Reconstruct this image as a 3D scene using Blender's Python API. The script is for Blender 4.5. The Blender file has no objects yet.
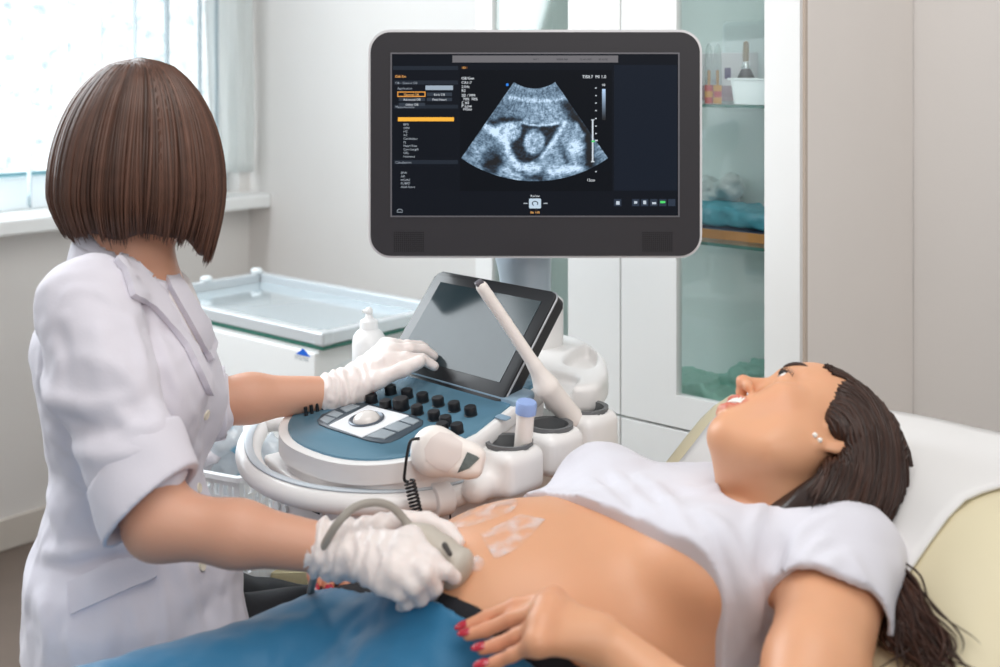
import bpy, bmesh, math, random
import numpy as np
from mathutils import Vector, Matrix
from mathutils.bvhtree import BVHTree

random.seed(7); np.random.seed(7)
scn = bpy.context.scene
COL = scn.collection

# ------------------------------------------------------------------ camera
F = 1180.0           # focal length in pixels of the 1000 x 667 frame
CX, HY, H = 500.0, 70.0, 1.36
cam_d = bpy.data.cameras.new('camera'); cam = bpy.data.objects.new('camera', cam_d); COL.objects.link(cam)
cam.location = (0, 0, H); cam.rotation_euler = (math.pi / 2, 0, 0)
cam_d.sensor_width = 36.0; cam_d.lens = F * 36.0 / 1000.0
cam_d.shift_y = (HY - 333.5) / 1000.0
cam_d.clip_start = 0.05
cam_d.dof.use_dof = True; cam_d.dof.focus_distance = 1.82; cam_d.dof.aperture_fstop = 3.6
scn.camera = cam

# ------------------------------------------------------------------ world, light, exposure
scn.view_settings.view_transform = 'Standard'; scn.view_settings.look = 'None'
scn.view_settings.gamma = 1.0; scn.view_settings.exposure = 0.18
try: scn.view_settings.use_curve_mapping = False
except Exception: pass
scn.cycles.transparent_max_bounces = 32; scn.cycles.max_bounces = 16; scn.cycles.diffuse_bounces = 8
w = bpy.data.worlds.new('world'); scn.world = w; w.use_nodes = True
bg = w.node_tree.nodes['Background']
bg.inputs[0].default_value = (0.93, 0.97, 1.0, 1); bg.inputs[1].default_value = 0.38

def area(name, loc, target, sx, sy, power, col=(1, 1, 1)):
    l = bpy.data.lights.new(name, 'AREA'); l.shape = 'RECTANGLE'; l.size = sx; l.size_y = sy
    l.energy = power; l.color = col
    o = bpy.data.objects.new(name, l); COL.objects.link(o); o.location = loc
    d = Vector(target) - Vector(loc); o.rotation_euler = d.to_track_quat('-Z', 'Y').to_euler()
    return o
area('window_daylight', (-1.75, 2.75, 1.75), (0.2, 1.6, 0.7), 1.7, 1.5, 62, (0.9, 0.96, 1.0))
area('overhead_fill', (0.1, 1.0, 2.75), (0.3, 1.7, 0.6), 1.3, 1.3, 19, (1.0, 0.97, 0.93))  # added soft fill from above; no lamp fixture is modelled there
area('rear_fill', (0.75, -0.9, 2.5), (0.3, 2.0, 0.9), 1.5, 1.3, 22, (1.0, 0.96, 0.92))  # unseen fill behind the camera, added to brighten near sides and cabinet

# ------------------------------------------------------------------ helpers
def P(px, py, Y):
    return np.array([(px - CX) / F * Y, Y, H - (py - HY) / F * Y])
def PZ(px, py, z):
    return P(px, py, (H - z) * F / (py - HY))
def V3(*a): return np.array(a, float)
def nrm(v):
    v = np.asarray(v, float); return v / (np.linalg.norm(v) + 1e-12)

def rgb(h, mul=1.0):
    """sRGB hex -> linear"""
    c = [int(h[i:i + 2], 16) / 255 for i in (0, 2, 4)]
    return tuple((((x + .055) / 1.055) ** 2.4 if x > .04045 else x / 12.92) * mul for x in c)

def mat(name, col, rough=.5, metal=0., spec=.5, coat=0., sss=0., sss_r=(1, .35, .2), trans=0., ior=1.45, alpha=1.,
        var=0., var_scale=6., bump=0., bump_scale=40., bump_kind='NOISE', stretch=None, emis=None, emis_s=0., tint=False, sheen=0.):
    m = bpy.data.materials.new(name); m.use_nodes = True
    nt = m.node_tree; N = nt.nodes; L = nt.links; b = N['Principled BSDF']
    col = tuple(col)[:3]
    b.inputs['Base Color'].default_value = (*col, 1); b.inputs['Roughness'].default_value = rough
    b.inputs['Metallic'].default_value = metal; b.inputs['Specular IOR Level'].default_value = spec
    b.inputs['Coat Weight'].default_value = coat; b.inputs['Coat Roughness'].default_value = .1
    b.inputs['Transmission Weight'].default_value = trans; b.inputs['IOR'].default_value = ior
    b.inputs['Alpha'].default_value = alpha
    if sheen: b.inputs['Sheen Weight'].default_value = sheen
    if sss:
        b.inputs['Subsurface Weight'].default_value = sss; b.inputs['Subsurface Radius'].default_value = sss_r
        b.inputs['Subsurface Scale'].default_value = .008
    if emis is not None:
        b.inputs['Emission Color'].default_value = (*emis[:3], 1); b.inputs['Emission Strength'].default_value = emis_s
    tc = N.new('ShaderNodeTexCoord'); src = tc.outputs['Object']
    if stretch:
        mp = N.new('ShaderNodeMapping'); mp.inputs['Scale'].default_value = stretch
        L.new(src, mp.inputs['Vector']); src = mp.outputs['Vector']
    cur = None
    if tint:
        at = N.new('ShaderNodeAttribute'); at.attribute_name = 'tint'
        mx = N.new('ShaderNodeMix'); mx.data_type = 'RGBA'; mx.blend_type = 'MULTIPLY'; mx.inputs[0].default_value = 1
        mx.inputs[6].default_value = (*col, 1); L.new(at.outputs['Color'], mx.inputs[7]); cur = mx.outputs[2]
    # a little natural colour variation on every material
    nz = N.new('ShaderNodeTexNoise'); nz.inputs['Scale'].default_value = var_scale; nz.inputs['Detail'].default_value = 4
    L.new(src, nz.inputs['Vector'])
    hs = N.new('ShaderNodeHueSaturation')
    mr = N.new('ShaderNodeMapRange'); v = var if var else .03
    mr.inputs[3].default_value = 1 - v; mr.inputs[4].default_value = 1 + v
    L.new(nz.outputs['Fac'], mr.inputs[0]); L.new(mr.outputs[0], hs.inputs['Value'])
    if cur is None: hs.inputs['Color'].default_value = (*col, 1)
    else: L.new(cur, hs.inputs['Color'])
    L.new(hs.outputs['Color'], b.inputs['Base Color'])
    if bump:
        if bump_kind == 'NOISE':
            t = N.new('ShaderNodeTexNoise'); t.inputs['Scale'].default_value = bump_scale; t.inputs['Detail'].default_value = 5; o = t.outputs['Fac']
        elif bump_kind == 'WAVE':
            t = N.new('ShaderNodeTexWave'); t.inputs['Scale'].default_value = bump_scale; t.inputs['Distortion'].default_value = 2; o = t.outputs['Fac']
        else:
            t = N.new('ShaderNodeTexVoronoi'); t.inputs['Scale'].default_value = bump_scale; o = t.outputs['Distance']
        L.new(src, t.inputs['Vector'])
        bp = N.new('ShaderNodeBump'); bp.inputs['Strength'].default_value = bump; bp.inputs['Distance'].default_value = .004
        L.new(o, bp.inputs['Height']); L.new(bp.outputs['Normal'], b.inputs['Normal'])
    return m

def cloth_light(m, frac=.5, col=(.95, .96, .96)):
    """let daylight through a thin cloth"""
    nt = m.node_tree; N = nt.nodes; L = nt.links; b = N['Principled BSDF']; t = N.new('ShaderNodeBsdfTranslucent'); t.inputs[0].default_value = (*col, 1)
    mx = N.new('ShaderNodeMixShader'); mx.inputs[0].default_value = frac; L.new(b.outputs[0], mx.inputs[1]); L.new(t.outputs[0], mx.inputs[2]); L.new(mx.outputs[0], N['Material Output'].inputs[0]); return m
def pane_mat(name, col=(.93, .98, .96), gloss=.09, rough=.02):
    """thin glass: mostly clear, a little mirror"""
    m = bpy.data.materials.new(name); m.use_nodes = True; nt = m.node_tree; N = nt.nodes; L = nt.links
    N.remove(N['Principled BSDF']); out = N['Material Output']
    t = N.new('ShaderNodeBsdfTransparent'); t.inputs[0].default_value = (*col, 1)
    g = N.new('ShaderNodeBsdfGlossy'); g.inputs['Roughness'].default_value = rough
    fr = N.new('ShaderNodeLayerWeight'); pw = N.new('ShaderNodeMath'); pw.operation = 'POWER'; pw.inputs[1].default_value = 5   # 1 - cos, to the fifth
    mr = N.new('ShaderNodeMapRange'); mr.inputs[3].default_value = gloss * .5; mr.inputs[4].default_value = 1.0
    L.new(fr.outputs['Facing'], pw.inputs[0]); L.new(pw.outputs[0], mr.inputs[0])
    mx = N.new('ShaderNodeMixShader'); L.new(mr.outputs[0], mx.inputs[0]); L.new(t.outputs[0], mx.inputs[1]); L.new(g.outputs[0], mx.inputs[2])
    L.new(mx.outputs[0], out.inputs[0]); return m

def link(name, me, m=None, parent=None, smooth=True):
    o = bpy.data.objects.new(name, me); COL.objects.link(o)
    if m is not None:
        for x in (m if isinstance(m, (list, tuple)) else [m]): me.materials.append(x)
    if smooth:
        me.polygons.foreach_set('use_smooth', [True] * len(me.polygons))
    if parent is not None:
        bpy.context.view_layer.update()
        o.parent = parent; o.matrix_parent_inverse = world_inv(parent)
    return o
def world_inv(p):
    M = p.matrix_basis.copy(); q = p
    while q.parent is not None:
        M = q.parent.matrix_basis @ q.matrix_parent_inverse @ M; q = q.parent
    return M.inverted()

def obj(name, bm, m=None, parent=None, smooth=False, sharp=None):
    me = bpy.data.meshes.new(name)
    bmesh.ops.recalc_face_normals(bm, faces=bm.faces)
    bm.to_mesh(me); bm.free()
    o = link(name, me, m, parent, smooth or sharp is not None)
    if sharp is not None:
        try: me.set_sharp_from_angle(angle=math.radians(sharp))
        except Exception: pass
    return o
def thing(name, label, cat, loc=(0, 0, 0), group=None):
    o = bpy.data.objects.new(name, None); COL.objects.link(o); o.location = tuple(float(x) for x in loc)
    return tag(o, label, cat, group)
def tag(o, label=None, cat=None, group=None, kind=None):
    if label: o['label'] = label
    if cat: o['category'] = cat
    if group: o['group'] = group
    if kind: o['kind'] = kind
    return o
def copy_tree(o, parent=None):
    c = o.copy(); COL.objects.link(c)
    if parent is not None: c.parent = parent
    for ch in [x for x in scn.objects if x.parent == o]: copy_tree(ch, c)
    return c

def Mx(origin, x, y, z):
    m = Matrix.Identity(4)
    for i, a in enumerate((x, y, z)):
        for r in range(3): m[r][i] = float(a[r])
    for r in range(3): m[r][3] = float(origin[r])
    return m
def add_box(bm, lo, hi, M=None, bevel=0., seg=2):
    r = bmesh.ops.create_cube(bm, size=1.0); vs = r['verts']
    for v in vs:
        v.co = Vector([lo[i] + (v.co[i] + .5) * (hi[i] - lo[i]) for i in range(3)])
    if bevel:
        es = list({e for v in vs for e in v.link_edges})
        rb = bmesh.ops.bevel(bm, geom=es, offset=bevel, segments=seg, profile=.5, affect='EDGES')
        vs = list({v for f in rb['faces'] for v in f.verts} | {v for v in vs if v.is_valid})
    if M is not None: bmesh.ops.transform(bm, matrix=M, verts=vs)
    return vs
def add_prism(bm, pts, z0, z1, M=None, bevel=0., seg=2, ztop=None):
    """vertical prism over 2-D outline; ztop(x, y) overrides the top height"""
    top = [bm.verts.new((p[0], p[1], ztop(p[0], p[1]) if ztop else z1)) for p in pts]
    bot = [bm.verts.new((p[0], p[1], z0(p[0], p[1]) if callable(z0) else z0)) for p in pts]
    n = len(pts); ft = bm.faces.new(top); fb = bm.faces.new(bot[::-1])
    for i in range(n): bm.faces.new((top[i], bot[i], bot[(i + 1) % n], top[(i + 1) % n]))
    vs = top + bot
    if bevel:
        es = list(ft.edges) + list(fb.edges)
        rb = bmesh.ops.bevel(bm, geom=es, offset=bevel, segments=seg, profile=.5, affect='EDGES')
        vs = list({v for v in vs if v.is_valid} | {v for f in rb['faces'] for v in f.verts} )
    if M is not None: bmesh.ops.transform(bm, matrix=M, verts=vs)
    return vs
def smooth_path(pts, n=8, closed=False):
    p = [np.asarray(q, float) for q in pts]; out = []
    m = len(p)
    for i in range(m if closed else m - 1):
        if closed: a, b, c, d = p[(i - 1) % m], p[i], p[(i + 1) % m], p[(i + 2) % m]
        else: a, b, c, d = p[max(i - 1, 0)], p[i], p[i + 1], p[min(i + 2, m - 1)]
        for k in range(n):
            t = k / n
            out.append(.5 * ((2 * b) + (-a + c) * t + (2 * a - 5 * b + 4 * c - d) * t * t + (-a + 3 * b - 3 * c + d) * t ** 3))
    if not closed: out.append(p[-1])
    return out
def add_tube(bm, pts, rad, seg=10, closed=False, cap=True, up=None, flat=1.0):
    """tube along pts; rad scalar or list; `flat` scales the radius along the frame's second axis"""
    pts = [np.asarray(q, float) for q in pts]; n = len(pts)
    R = [rad] * n if np.isscalar(rad) else list(rad)
    rings = []; prev = None
    for i in range(n):
        if closed: t = nrm(pts[(i + 1) % n] - pts[i - 1])
        else: t = nrm(pts[min(i + 1, n - 1)] - pts[max(i - 1, 0)])
        if up is not None: u = nrm(np.cross(t, up))
        elif prev is None: u = nrm(np.cross(t, V3(0, 0, 1) if abs(t[2]) < .9 else V3(1, 0, 0)))
        else: u = nrm(prev - t * prev.dot(t))
        prev = u; v = np.cross(t, u)
        rings.append([bm.verts.new(pts[i] + R[i] * (math.cos(2 * math.pi * k / seg) * u + flat * math.sin(2 * math.pi * k / seg) * v)) for k in range(seg)])
    for i in range(n if closed else n - 1):
        a, b = rings[i], rings[(i + 1) % n]
        for k in range(seg): bm.faces.new((a[k], a[(k + 1) % seg], b[(k + 1) % seg], b[k]))
    if cap and not closed:
        bm.faces.new(rings[0][::-1]); bm.faces.new(rings[-1])
    return [v for r in rings for v in r]
def add_lathe(bm, prof, M=None, seg=24, cap=True):
    """profile of (r, z) revolved about z"""
    rings = []; vs = []
    for r, z in prof:
        if r < 1e-6: ring = [bm.verts.new((0, 0, z))]
        else: ring = [bm.verts.new((r * math.cos(2 * math.pi * k / seg), r * math.sin(2 * math.pi * k / seg), z)) for k in range(seg)]
        rings.append(ring); vs += ring
    for a, b in zip(rings, rings[1:]):
        if len(a) == 1 and len(b) == 1: continue
        for k in range(seg):
            k2 = (k + 1) % seg
            if len(a) == 1: bm.faces.new((a[0], b[k], b[k2]))
            elif len(b) == 1: bm.faces.new((a[k], b[0], a[k2]))
            else: bm.faces.new((a[k], b[k], b[k2], a[k2]))
    if cap:
        for r in (rings[0][::-1], rings[-1]):
            if len(r) > 2: bm.faces.new(r)
    if M is not None: bmesh.ops.transform(bm, matrix=M, verts=vs)
    return vs
def rrect(x0, y0, x1, y1, r, n=6):
    pts = []
    for cx, cy, a in ((x1 - r, y1 - r, 0), (x0 + r, y1 - r, 90), (x0 + r, y0 + r, 180), (x1 - r, y0 + r, 270)):
        for k in range(n + 1):
            t = math.radians(a + 90 * k / n); pts.append((cx + r * math.cos(t), cy + r * math.sin(t)))
    return pts
def axis_frame(d):
    d = nrm(d); x = nrm(np.cross(V3(0, 0, 1) if abs(d[2]) < .95 else V3(1, 0, 0), d)); return x, np.cross(d, x), d
def frame_at(o, d):
    x, y, z = axis_frame(d); return Mx(o, x, y, z)
def in_poly(px, py, poly):
    ins = np.zeros(px.shape, bool); n = len(poly); j = n - 1
    for i in range(n):
        xi, yi = poly[i]; xj, yj = poly[j]
        c = ((yi > py) != (yj > py)) & (px < (xj - xi) * (py - yi) / (yj - yi + 1e-12) + xi)
        ins ^= c; j = i
    return ins

# ------------------------------------------------------------------ signed-distance modelling: one continuous surface per figure
class SDF:
    def __init__(s): s.p = []; s.cuts = []; s.warps = []
    def add(s, fn, c, R, k=.02, op='add'): s.p.append((fn, np.asarray(c, float), float(R), float(k), op)); return s
    def cone(s, a, b, ra, rb, k=.02, op='add'):
        a = np.asarray(a, float); b = np.asarray(b, float); ab = b - a; l2 = ab.dot(ab) + 1e-12
        def fn(Q):
            t = np.clip((Q - a) @ ab / l2, 0, 1)
            return np.linalg.norm(Q - a - t[:, None] * ab, axis=1) - (ra + (rb - ra) * t)
        return s.add(fn, (a + b) / 2, math.sqrt(l2) / 2 + max(ra, rb), k, op)
    def chain(s, pts, rad, k=.012, k0=None, op='add'):
        for i in range(len(pts) - 1): s.cone(pts[i], pts[i + 1], rad[i], rad[i + 1], k if (i or k0 is None) else k0, op)
        return s
    def ell(s, c, r, R=None, k=.02, op='add'):
        c = np.asarray(c, float); r = np.asarray([r] * 3 if np.isscalar(r) else r, float)
        def fn(Q):
            q = Q - c
            if R is not None: q = q @ R
            k0 = np.linalg.norm(q / r, axis=1); k1 = np.linalg.norm(q / (r * r), axis=1) + 1e-9
            return k0 * (k0 - 1) / k1
        return s.add(fn, c, r.max(), k, op)
    def box(s, c, h, rad, R=None, k=.01, op='add'):
        c = np.asarray(c, float); h = np.asarray(h, float)
        def fn(Q):
            q = Q - c
            if R is not None: q = q @ R
            d = np.abs(q) - (h - rad)
            return np.linalg.norm(np.maximum(d, 0), axis=1) + np.minimum(d.max(1), 0) - rad
        return s.add(fn, c, np.linalg.norm(h), k, op)
    def poly(s, pts, z0, z1, rad, k=.01, op='add'):
        """vertical prism over a world-space outline, all edges rounded"""
        q = np.asarray(pts, float)[:, :2]; c = q.mean(0); nx_ = np.roll(q, -1, 0); zc, zh = (z0 + z1) / 2, (z1 - z0) / 2
        def fn(Q):
            p = Q[:, None, :2]; e = nx_ - q; w_ = p - q; t = np.clip((w_ * e).sum(2) / (e * e).sum(1), 0, 1)
            d = np.sqrt((((w_ - e * t[..., None])) ** 2).sum(2)).min(1); d = np.where(in_poly(Q[:, 0], Q[:, 1], q.tolist()), -d, d) + rad
            h = np.abs(Q[:, 2] - zc) - (zh - rad)
            return np.hypot(np.maximum(d, 0), np.maximum(h, 0)) + np.minimum(np.maximum(d, h), 0) - rad
        return s.add(fn, (*c, zc), np.hypot(np.linalg.norm(q - c, axis=1).max(), zh), k, op)
    def cyl(s, a, b, r, rad=.002, k=.006, op='add'):
        a = np.asarray(a, float); b = np.asarray(b, float); u = nrm(b - a); l = np.linalg.norm(b - a) / 2; c = (a + b) / 2
        def fn(Q):
            q = Q - c; h = q @ u; rr = np.linalg.norm(q - h[:, None] * u, axis=1)
            d0 = rr - (r - rad); d1 = np.abs(h) - (l - rad)
            return np.hypot(np.maximum(d0, 0), np.maximum(d1, 0)) + np.minimum(np.maximum(d0, d1), 0) - rad
        return s.add(fn, c, math.hypot(l, r), k, op)
    def merge(s, o, inflate=0.):
        for fn, c, R, k, op in o.p:
            s.p.append(((lambda Q, f=fn: f(Q) - inflate), c, R + abs(inflate), k, op))
        return s
    def ridge(s, a, b, amp, wd):
        """soft cloth fold along a line, fading out at both ends"""
        a = np.asarray(a, float); b = np.asarray(b, float); ab = b - a; l2 = ab @ ab
        def w_(Q, d):
            u = (Q - a) @ ab / l2; t = np.clip(u, 0, 1); e = np.linalg.norm(Q - a - t[:, None] * ab, axis=1)
            return d - amp * np.exp(-(e / wd) ** 2) * np.sqrt(np.sin(np.pi * np.clip(u * .9 + .05, 0, 1)))
        s.warps.append(w_); return s
    def ridge_on(s, tree, px, amp, wd, inner=0.):
        """fold that runs over a surface through the given points of it"""
        pts = []
        for x, y, *_ in smooth_path([V3(a, b, 0) for a, b in px], 4):
            loc, n = hit(tree, x, y)
            if loc is not None: pts.append(loc)
        if len(pts) < 3: return s
        pts = np.array(pts); n_ = len(pts) - 1; lo, hi = pts.min(0) - wd * 3, pts.max(0) + wd * 3
        def w_(Q, d):
            m = ((Q > lo) & (Q < hi)).all(1)
            if not m.any(): return d
            q = Q[m]; best = np.full(len(q), 1e9); tt = np.zeros(len(q))
            for i in range(n_):
                a, ab = pts[i], pts[i + 1] - pts[i]; t = np.clip((q - a) @ ab / (ab @ ab + 1e-12), 0, 1); e = np.linalg.norm(q - a - t[:, None] * ab, axis=1)
                u = e < best; best = np.where(u, e, best); tt = np.where(u, (i + t) / n_, tt)
            d = d.copy(); d[m] -= amp * np.exp(-(best / wd) ** 2) * np.sin(np.pi * (.08 + .84 * tt)) ** .7
            return d
        s.warps.append(w_); return s
    def plane(s, pt, n, k=0.):
        """keep the side the normal points to"""
        pt = np.asarray(pt, float); n = nrm(n)
        s.cuts.append(lambda Q, d: np.maximum(d, -((Q - pt) @ n))); return s
    def ev(s, Q, near=None):
        d = np.full(len(Q), 10.0)
        for fn, c, R, k, op in s.p:
            if near is not None and op != 'max' and np.linalg.norm(near[0] - c) - R > near[1] + k + .03: continue
            e = fn(Q)
            if op == 'add':
                h = np.maximum(k - np.abs(d - e), 0) / k; d = np.minimum(d, e) - h * h * k * .25
            elif op == 'sub':
                e = -e; h = np.maximum(k - np.abs(d - e), 0) / k; d = np.maximum(d, e) + h * h * k * .25
            else: d = np.maximum(d, e)
        for w_ in s.warps: d = w_(Q, d)
        for c_ in s.cuts: d = c_(Q, d)
        return d
    def bounds(s):
        lo = np.min([c - R for f, c, R, k, op in s.p if op == 'add'], 0); hi = np.max([c + R for f, c, R, k, op in s.p if op == 'add'], 0)
        return lo - .02, hi + .02
    def mesh(s, name, h=.004, lo=None, hi=None, B=16, relax=1):
        l0, h0 = s.bounds(); lo = l0 if lo is None else np.asarray(lo, float); hi = h0 if hi is None else np.asarray(hi, float)
        nb = np.ceil((hi - lo) / (h * B)).astype(int); nb = np.maximum(nb, 1)
        I = np.stack(np.meshgrid(*[np.arange(n) for n in nb], indexing='ij'), -1).reshape(-1, 3)
        C = lo + (I + .5) * B * h; rad = math.sqrt(3) / 2 * B * h
        dc = s.ev(C); act = I[np.abs(dc) < rad * 1.5 + .012]
        g = np.arange(B + 1); G = np.stack(np.meshgrid(g, g, g, indexing='ij'), -1)
        N = nb * B + 2; key = lambda c: (c[..., 0] * N[1] + c[..., 1]) * N[2] + c[..., 2]
        VK, VP, QD = [], [], []
        off = np.array([[i, j, k] for i in (0, 1) for j in (0, 1) for k in (0, 1)])
        edges = [(a, b) for a in range(8) for b in range(a + 1, 8) if np.abs(off[a] - off[b]).sum() == 1]
        for bi in act:
            Q = lo + (bi * B + G.reshape(-1, 3)) * h
            d = s.ev(Q, (lo + (bi + .5) * B * h, rad)).reshape(B + 1, B + 1, B + 1)
            ins = d < 0
            if ins.all() or not ins.any(): continue
            cs = np.stack([d[o[0]:o[0] + B, o[1]:o[1] + B, o[2]:o[2] + B] for o in off], -1)
            cnt = (cs < 0).sum(-1); ac = np.argwhere((cnt > 0) & (cnt < 8))
            cv = cs[ac[:, 0], ac[:, 1], ac[:, 2]]
            acc = np.zeros((len(ac), 3)); num = np.zeros(len(ac))
            for a, b in edges:
                va, vb = cv[:, a], cv[:, b]; x = (va < 0) != (vb < 0)
                t = np.where(x, va / np.where(x, va - vb, 1), 0)
                acc += np.where(x[:, None], off[a] + t[:, None] * (off[b] - off[a]), 0); num += x
            gi = bi * B + ac
            VK.append(key(gi)); VP.append(lo + (gi + acc / num[:, None]) * h)
            for ax in range(3):
                o = [0, 0, 0]; o[ax] = 1
                A = ins[:B, :B, :B]; Bv = ins[o[0]:o[0] + B, o[1]:o[1] + B, o[2]:o[2] + B]
                e = np.argwhere(A != Bv)
                if not len(e): continue
                ge = bi * B + e; u = np.zeros(3, int); v = np.zeros(3, int); u[(ax + 1) % 3] = 1; v[(ax + 2) % 3] = 1
                q = np.stack([key(ge - u - v), key(ge - v), key(ge), key(ge - u)], 1)
                fl = ~A[e[:, 0], e[:, 1], e[:, 2]]; q[fl] = q[fl][:, ::-1]
                ok = (ge - u - v >= 0).all(1); QD.append(q[ok])
        VK = np.concatenate(VK); VP = np.concatenate(VP); QD = np.concatenate(QD)
        order = np.argsort(VK); VK = VK[order]; VP = VP[order]
        ix = np.searchsorted(VK, QD); ix = np.clip(ix, 0, len(VK) - 1); good = (VK[ix] == QD).all(1); ix = ix[good]
        for _ in range(relax):   # one light Laplacian pass
            acc = np.zeros_like(VP); num = np.zeros(len(VP))
            for a in range(4):
                for b in (1, 3): np.add.at(acc, ix[:, a], VP[ix[:, (a + b) % 4]]); np.add.at(num, ix[:, a], 1)
            VP = np.where(num[:, None] > 0, .5 * VP + .5 * acc / np.maximum(num, 1)[:, None], VP)
        me = bpy.data.meshes.new(name)
        me.vertices.add(len(VP)); me.vertices.foreach_set('co', VP.astype(np.float32).ravel())
        me.loops.add(len(ix) * 4); me.loops.foreach_set('vertex_index', ix.astype(np.int32).ravel())
        me.polygons.add(len(ix)); me.polygons.foreach_set('loop_start', np.arange(0, len(ix) * 4, 4, dtype=np.int32))
        me.update(calc_edges=True); me.validate()
        me['_n'] = len(VP)
        return me
def coords(me):
    a = np.empty(len(me.vertices) * 3, np.float32); me.vertices.foreach_get('co', a); return a.reshape(-1, 3).astype(float)
def set_tint(me, C):
    at = me.color_attributes.new('tint', 'FLOAT_COLOR', 'POINT')
    at.data.foreach_set('color', np.concatenate([C, np.ones((len(C), 1))], 1).astype(np.float32).ravel())
def bvh(me):
    me.calc_loop_triangles()
    return BVHTree.FromPolygons([v.co.copy() for v in me.vertices], [tuple(p.vertices) for p in me.polygons])
def hit(tree, px, py):
    d = Vector(P(px, py, 1.0) - V3(0, 0, H)).normalized()
    loc, n, i, dist = tree.ray_cast(Vector((0, 0, H)), d)
    return (np.array(loc), np.array(n)) if loc is not None else (None, None)
def patch(bm, tree, poly, step=3., off=.003, thick=.003, cap=None):
    """cloth piece that hugs a surface: outline given where it shows on that surface, built with its own thickness"""
    xs = [p[0] for p in poly]; ys = [p[1] for p in poly]
    nx = max(3, int((max(xs) - min(xs)) / step) + 1); ny = max(3, int((max(ys) - min(ys)) / step) + 1)
    top, bot = {}, {}
    # scan rows: span of the polygon in every row is filled evenly so that edges stay clean
    rows = []
    for j in range(ny):
        y = min(ys) + (max(ys) - min(ys)) * (j + .02) / (ny - 1 + .04); cr = []
        for (xa, ya), (xb, yb) in zip(poly, poly[1:] + poly[:1]):
            if (ya > y) != (yb > y): cr.append(xa + (y - ya) * (xb - xa) / (yb - ya))
        cr.sort()
        if len(cr) >= 2: rows.append((y, cr[0], cr[-1]))
    nx = 8
    for j, (y, a, b) in enumerate(rows):
        for i in range(nx + 1):
            loc, n = hit(tree, a + (b - a) * i / nx, y)
            if loc is None or (cap and loc[1] > cap): continue
            if n.dot(V3(0, 0, H) - loc) < 0: n = -n
            top[i, j] = bm.verts.new(loc + n * off); bot[i, j] = bm.verts.new(loc + n * (off - thick))
    fs = []
    for j in range(len(rows) - 1):
        for i in range(nx):
            k = [(i, j), (i + 1, j), (i + 1, j + 1), (i, j + 1)]
            if all(q in top for q in k):
                bm.faces.new([top[q] for q in k]); bm.faces.new([bot[q] for q in k][::-1])
    be = [e for e in bm.edges if len(e.link_faces) == 1]
    inv = {v: k for k, v in top.items()}
    for e in be:
        a, b = e.verts
        if a in inv and b in inv:
            try: bm.faces.new((a, b, bot[inv[b]], bot[inv[a]]))
            except Exception: pass

# value noise for cloth and skin relief
_NT = np.random.RandomState(3).rand(32, 32, 32)
def vnoise(Q):
    i = np.floor(Q).astype(int); f = Q - i; f = f * f * (3 - 2 * f)
    r = 0
    for a in (0, 1):
        for b in (0, 1):
            for c in (0, 1):
                wgt = (f[:, 0] if a else 1 - f[:, 0]) * (f[:, 1] if b else 1 - f[:, 1]) * (f[:, 2] if c else 1 - f[:, 2])
                r = r + wgt * _NT[(i[:, 0] + a) % 32, (i[:, 1] + b) % 32, (i[:, 2] + c) % 32]
    return r - .5
# ------------------------------------------------------------------ the room
D1 = V3(.6494, .7604, 0); EU = V3(.7604, -.6494, 0); UP = V3(0, 0, 1)
CORNER = V3(-.851, 4.0, 0)
def RW(u, v, z=0.): return CORNER + EU * u - D1 * v + UP * z        # u along the back wall, v out from it
M_back = Mx(CORNER, EU, -D1, UP)                                     # (u, v, z); left-handed on purpose avoided below
m_wall = mat('painted_wall', rgb('E0DCD9'), .75, var=.02, bump=.05, bump_scale=120)
m_floor = mat('linoleum', rgb('6E6158'), .45, var=.12, var_scale=9, bump=.03, bump_scale=60)
m_white = mat('white_laminate', rgb('E9E9E8'), .4, var=.01)
m_base = mat('baseboard', rgb('CFC7BE'), .5)
m_pvc = mat('white_pvc', rgb('EDF1F2'), .35)

def quad_slab(name, a, b, c, d, thick, m):
    a, b, c, d = [np.asarray(q, float) for q in (a, b, c, d)]
    n = nrm(np.cross(b - a, d - a)) * thick
    bm = bmesh.new(); t = [bm.verts.new(q) for q in (a, b, c, d)]; s = [bm.verts.new(q - n) for q in (a, b, c, d)]
    bm.faces.new(t); bm.faces.new(s[::-1])
    for i in range(4): bm.faces.new((t[i], s[i], s[(i + 1) % 4], t[(i + 1) % 4]))
    return obj(name, bm, m)
fl = bmesh.new(); add_box(fl, (-4.2, -1.5, -.05), (4.0, 5.5, 0)); tag(obj('floor', fl, m_floor), kind='structure')
WH = 2.75
# back wall
bm = bmesh.new(); M = Mx(CORNER, EU, D1, UP); add_box(bm, (-.12, 0, 0), (4.6, .1, WH), M); tag(obj('wall_back', bm, m_wall), kind='structure')
# window wall with its opening (x = distance back from the corner)
WX0, WX1, WZ0, WZ1 = .04, 1.75, .95, 2.35
bm = bmesh.new(); M = Mx(CORNER, -D1, -EU, UP)
for lo, hi in (((0, 0, 0), (4.2, .16, WZ0)), ((0, 0, WZ1), (4.2, .16, WH)), ((0, 0, WZ0), (WX0, .16, WZ1)), ((WX1, 0, WZ0), (4.2, .16, WZ1))):
    add_box(bm, lo, hi, M)
tag(obj('wall_left', bm, m_wall), kind='structure')
for nm, lo, hi, MM in (('baseboard_left', (0, -.015, 0), (4.2, 0, .09), Mx(CORNER, -D1, -EU, UP)), ('baseboard_back', (0, -.015, 0), (1.48, 0, .09), Mx(CORNER, EU, D1, UP))):
    bm = bmesh.new(); add_box(bm, lo, hi, MM, .004); tag(obj(nm, bm, m_base), kind='structure')
bm = bmesh.new(); add_box(bm, (2.30, -.015, 0), (4.5, 0, .09), Mx(CORNER, EU, D1, UP), .004); tag(obj('baseboard_back.001', bm, m_base), kind='structure')
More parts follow.
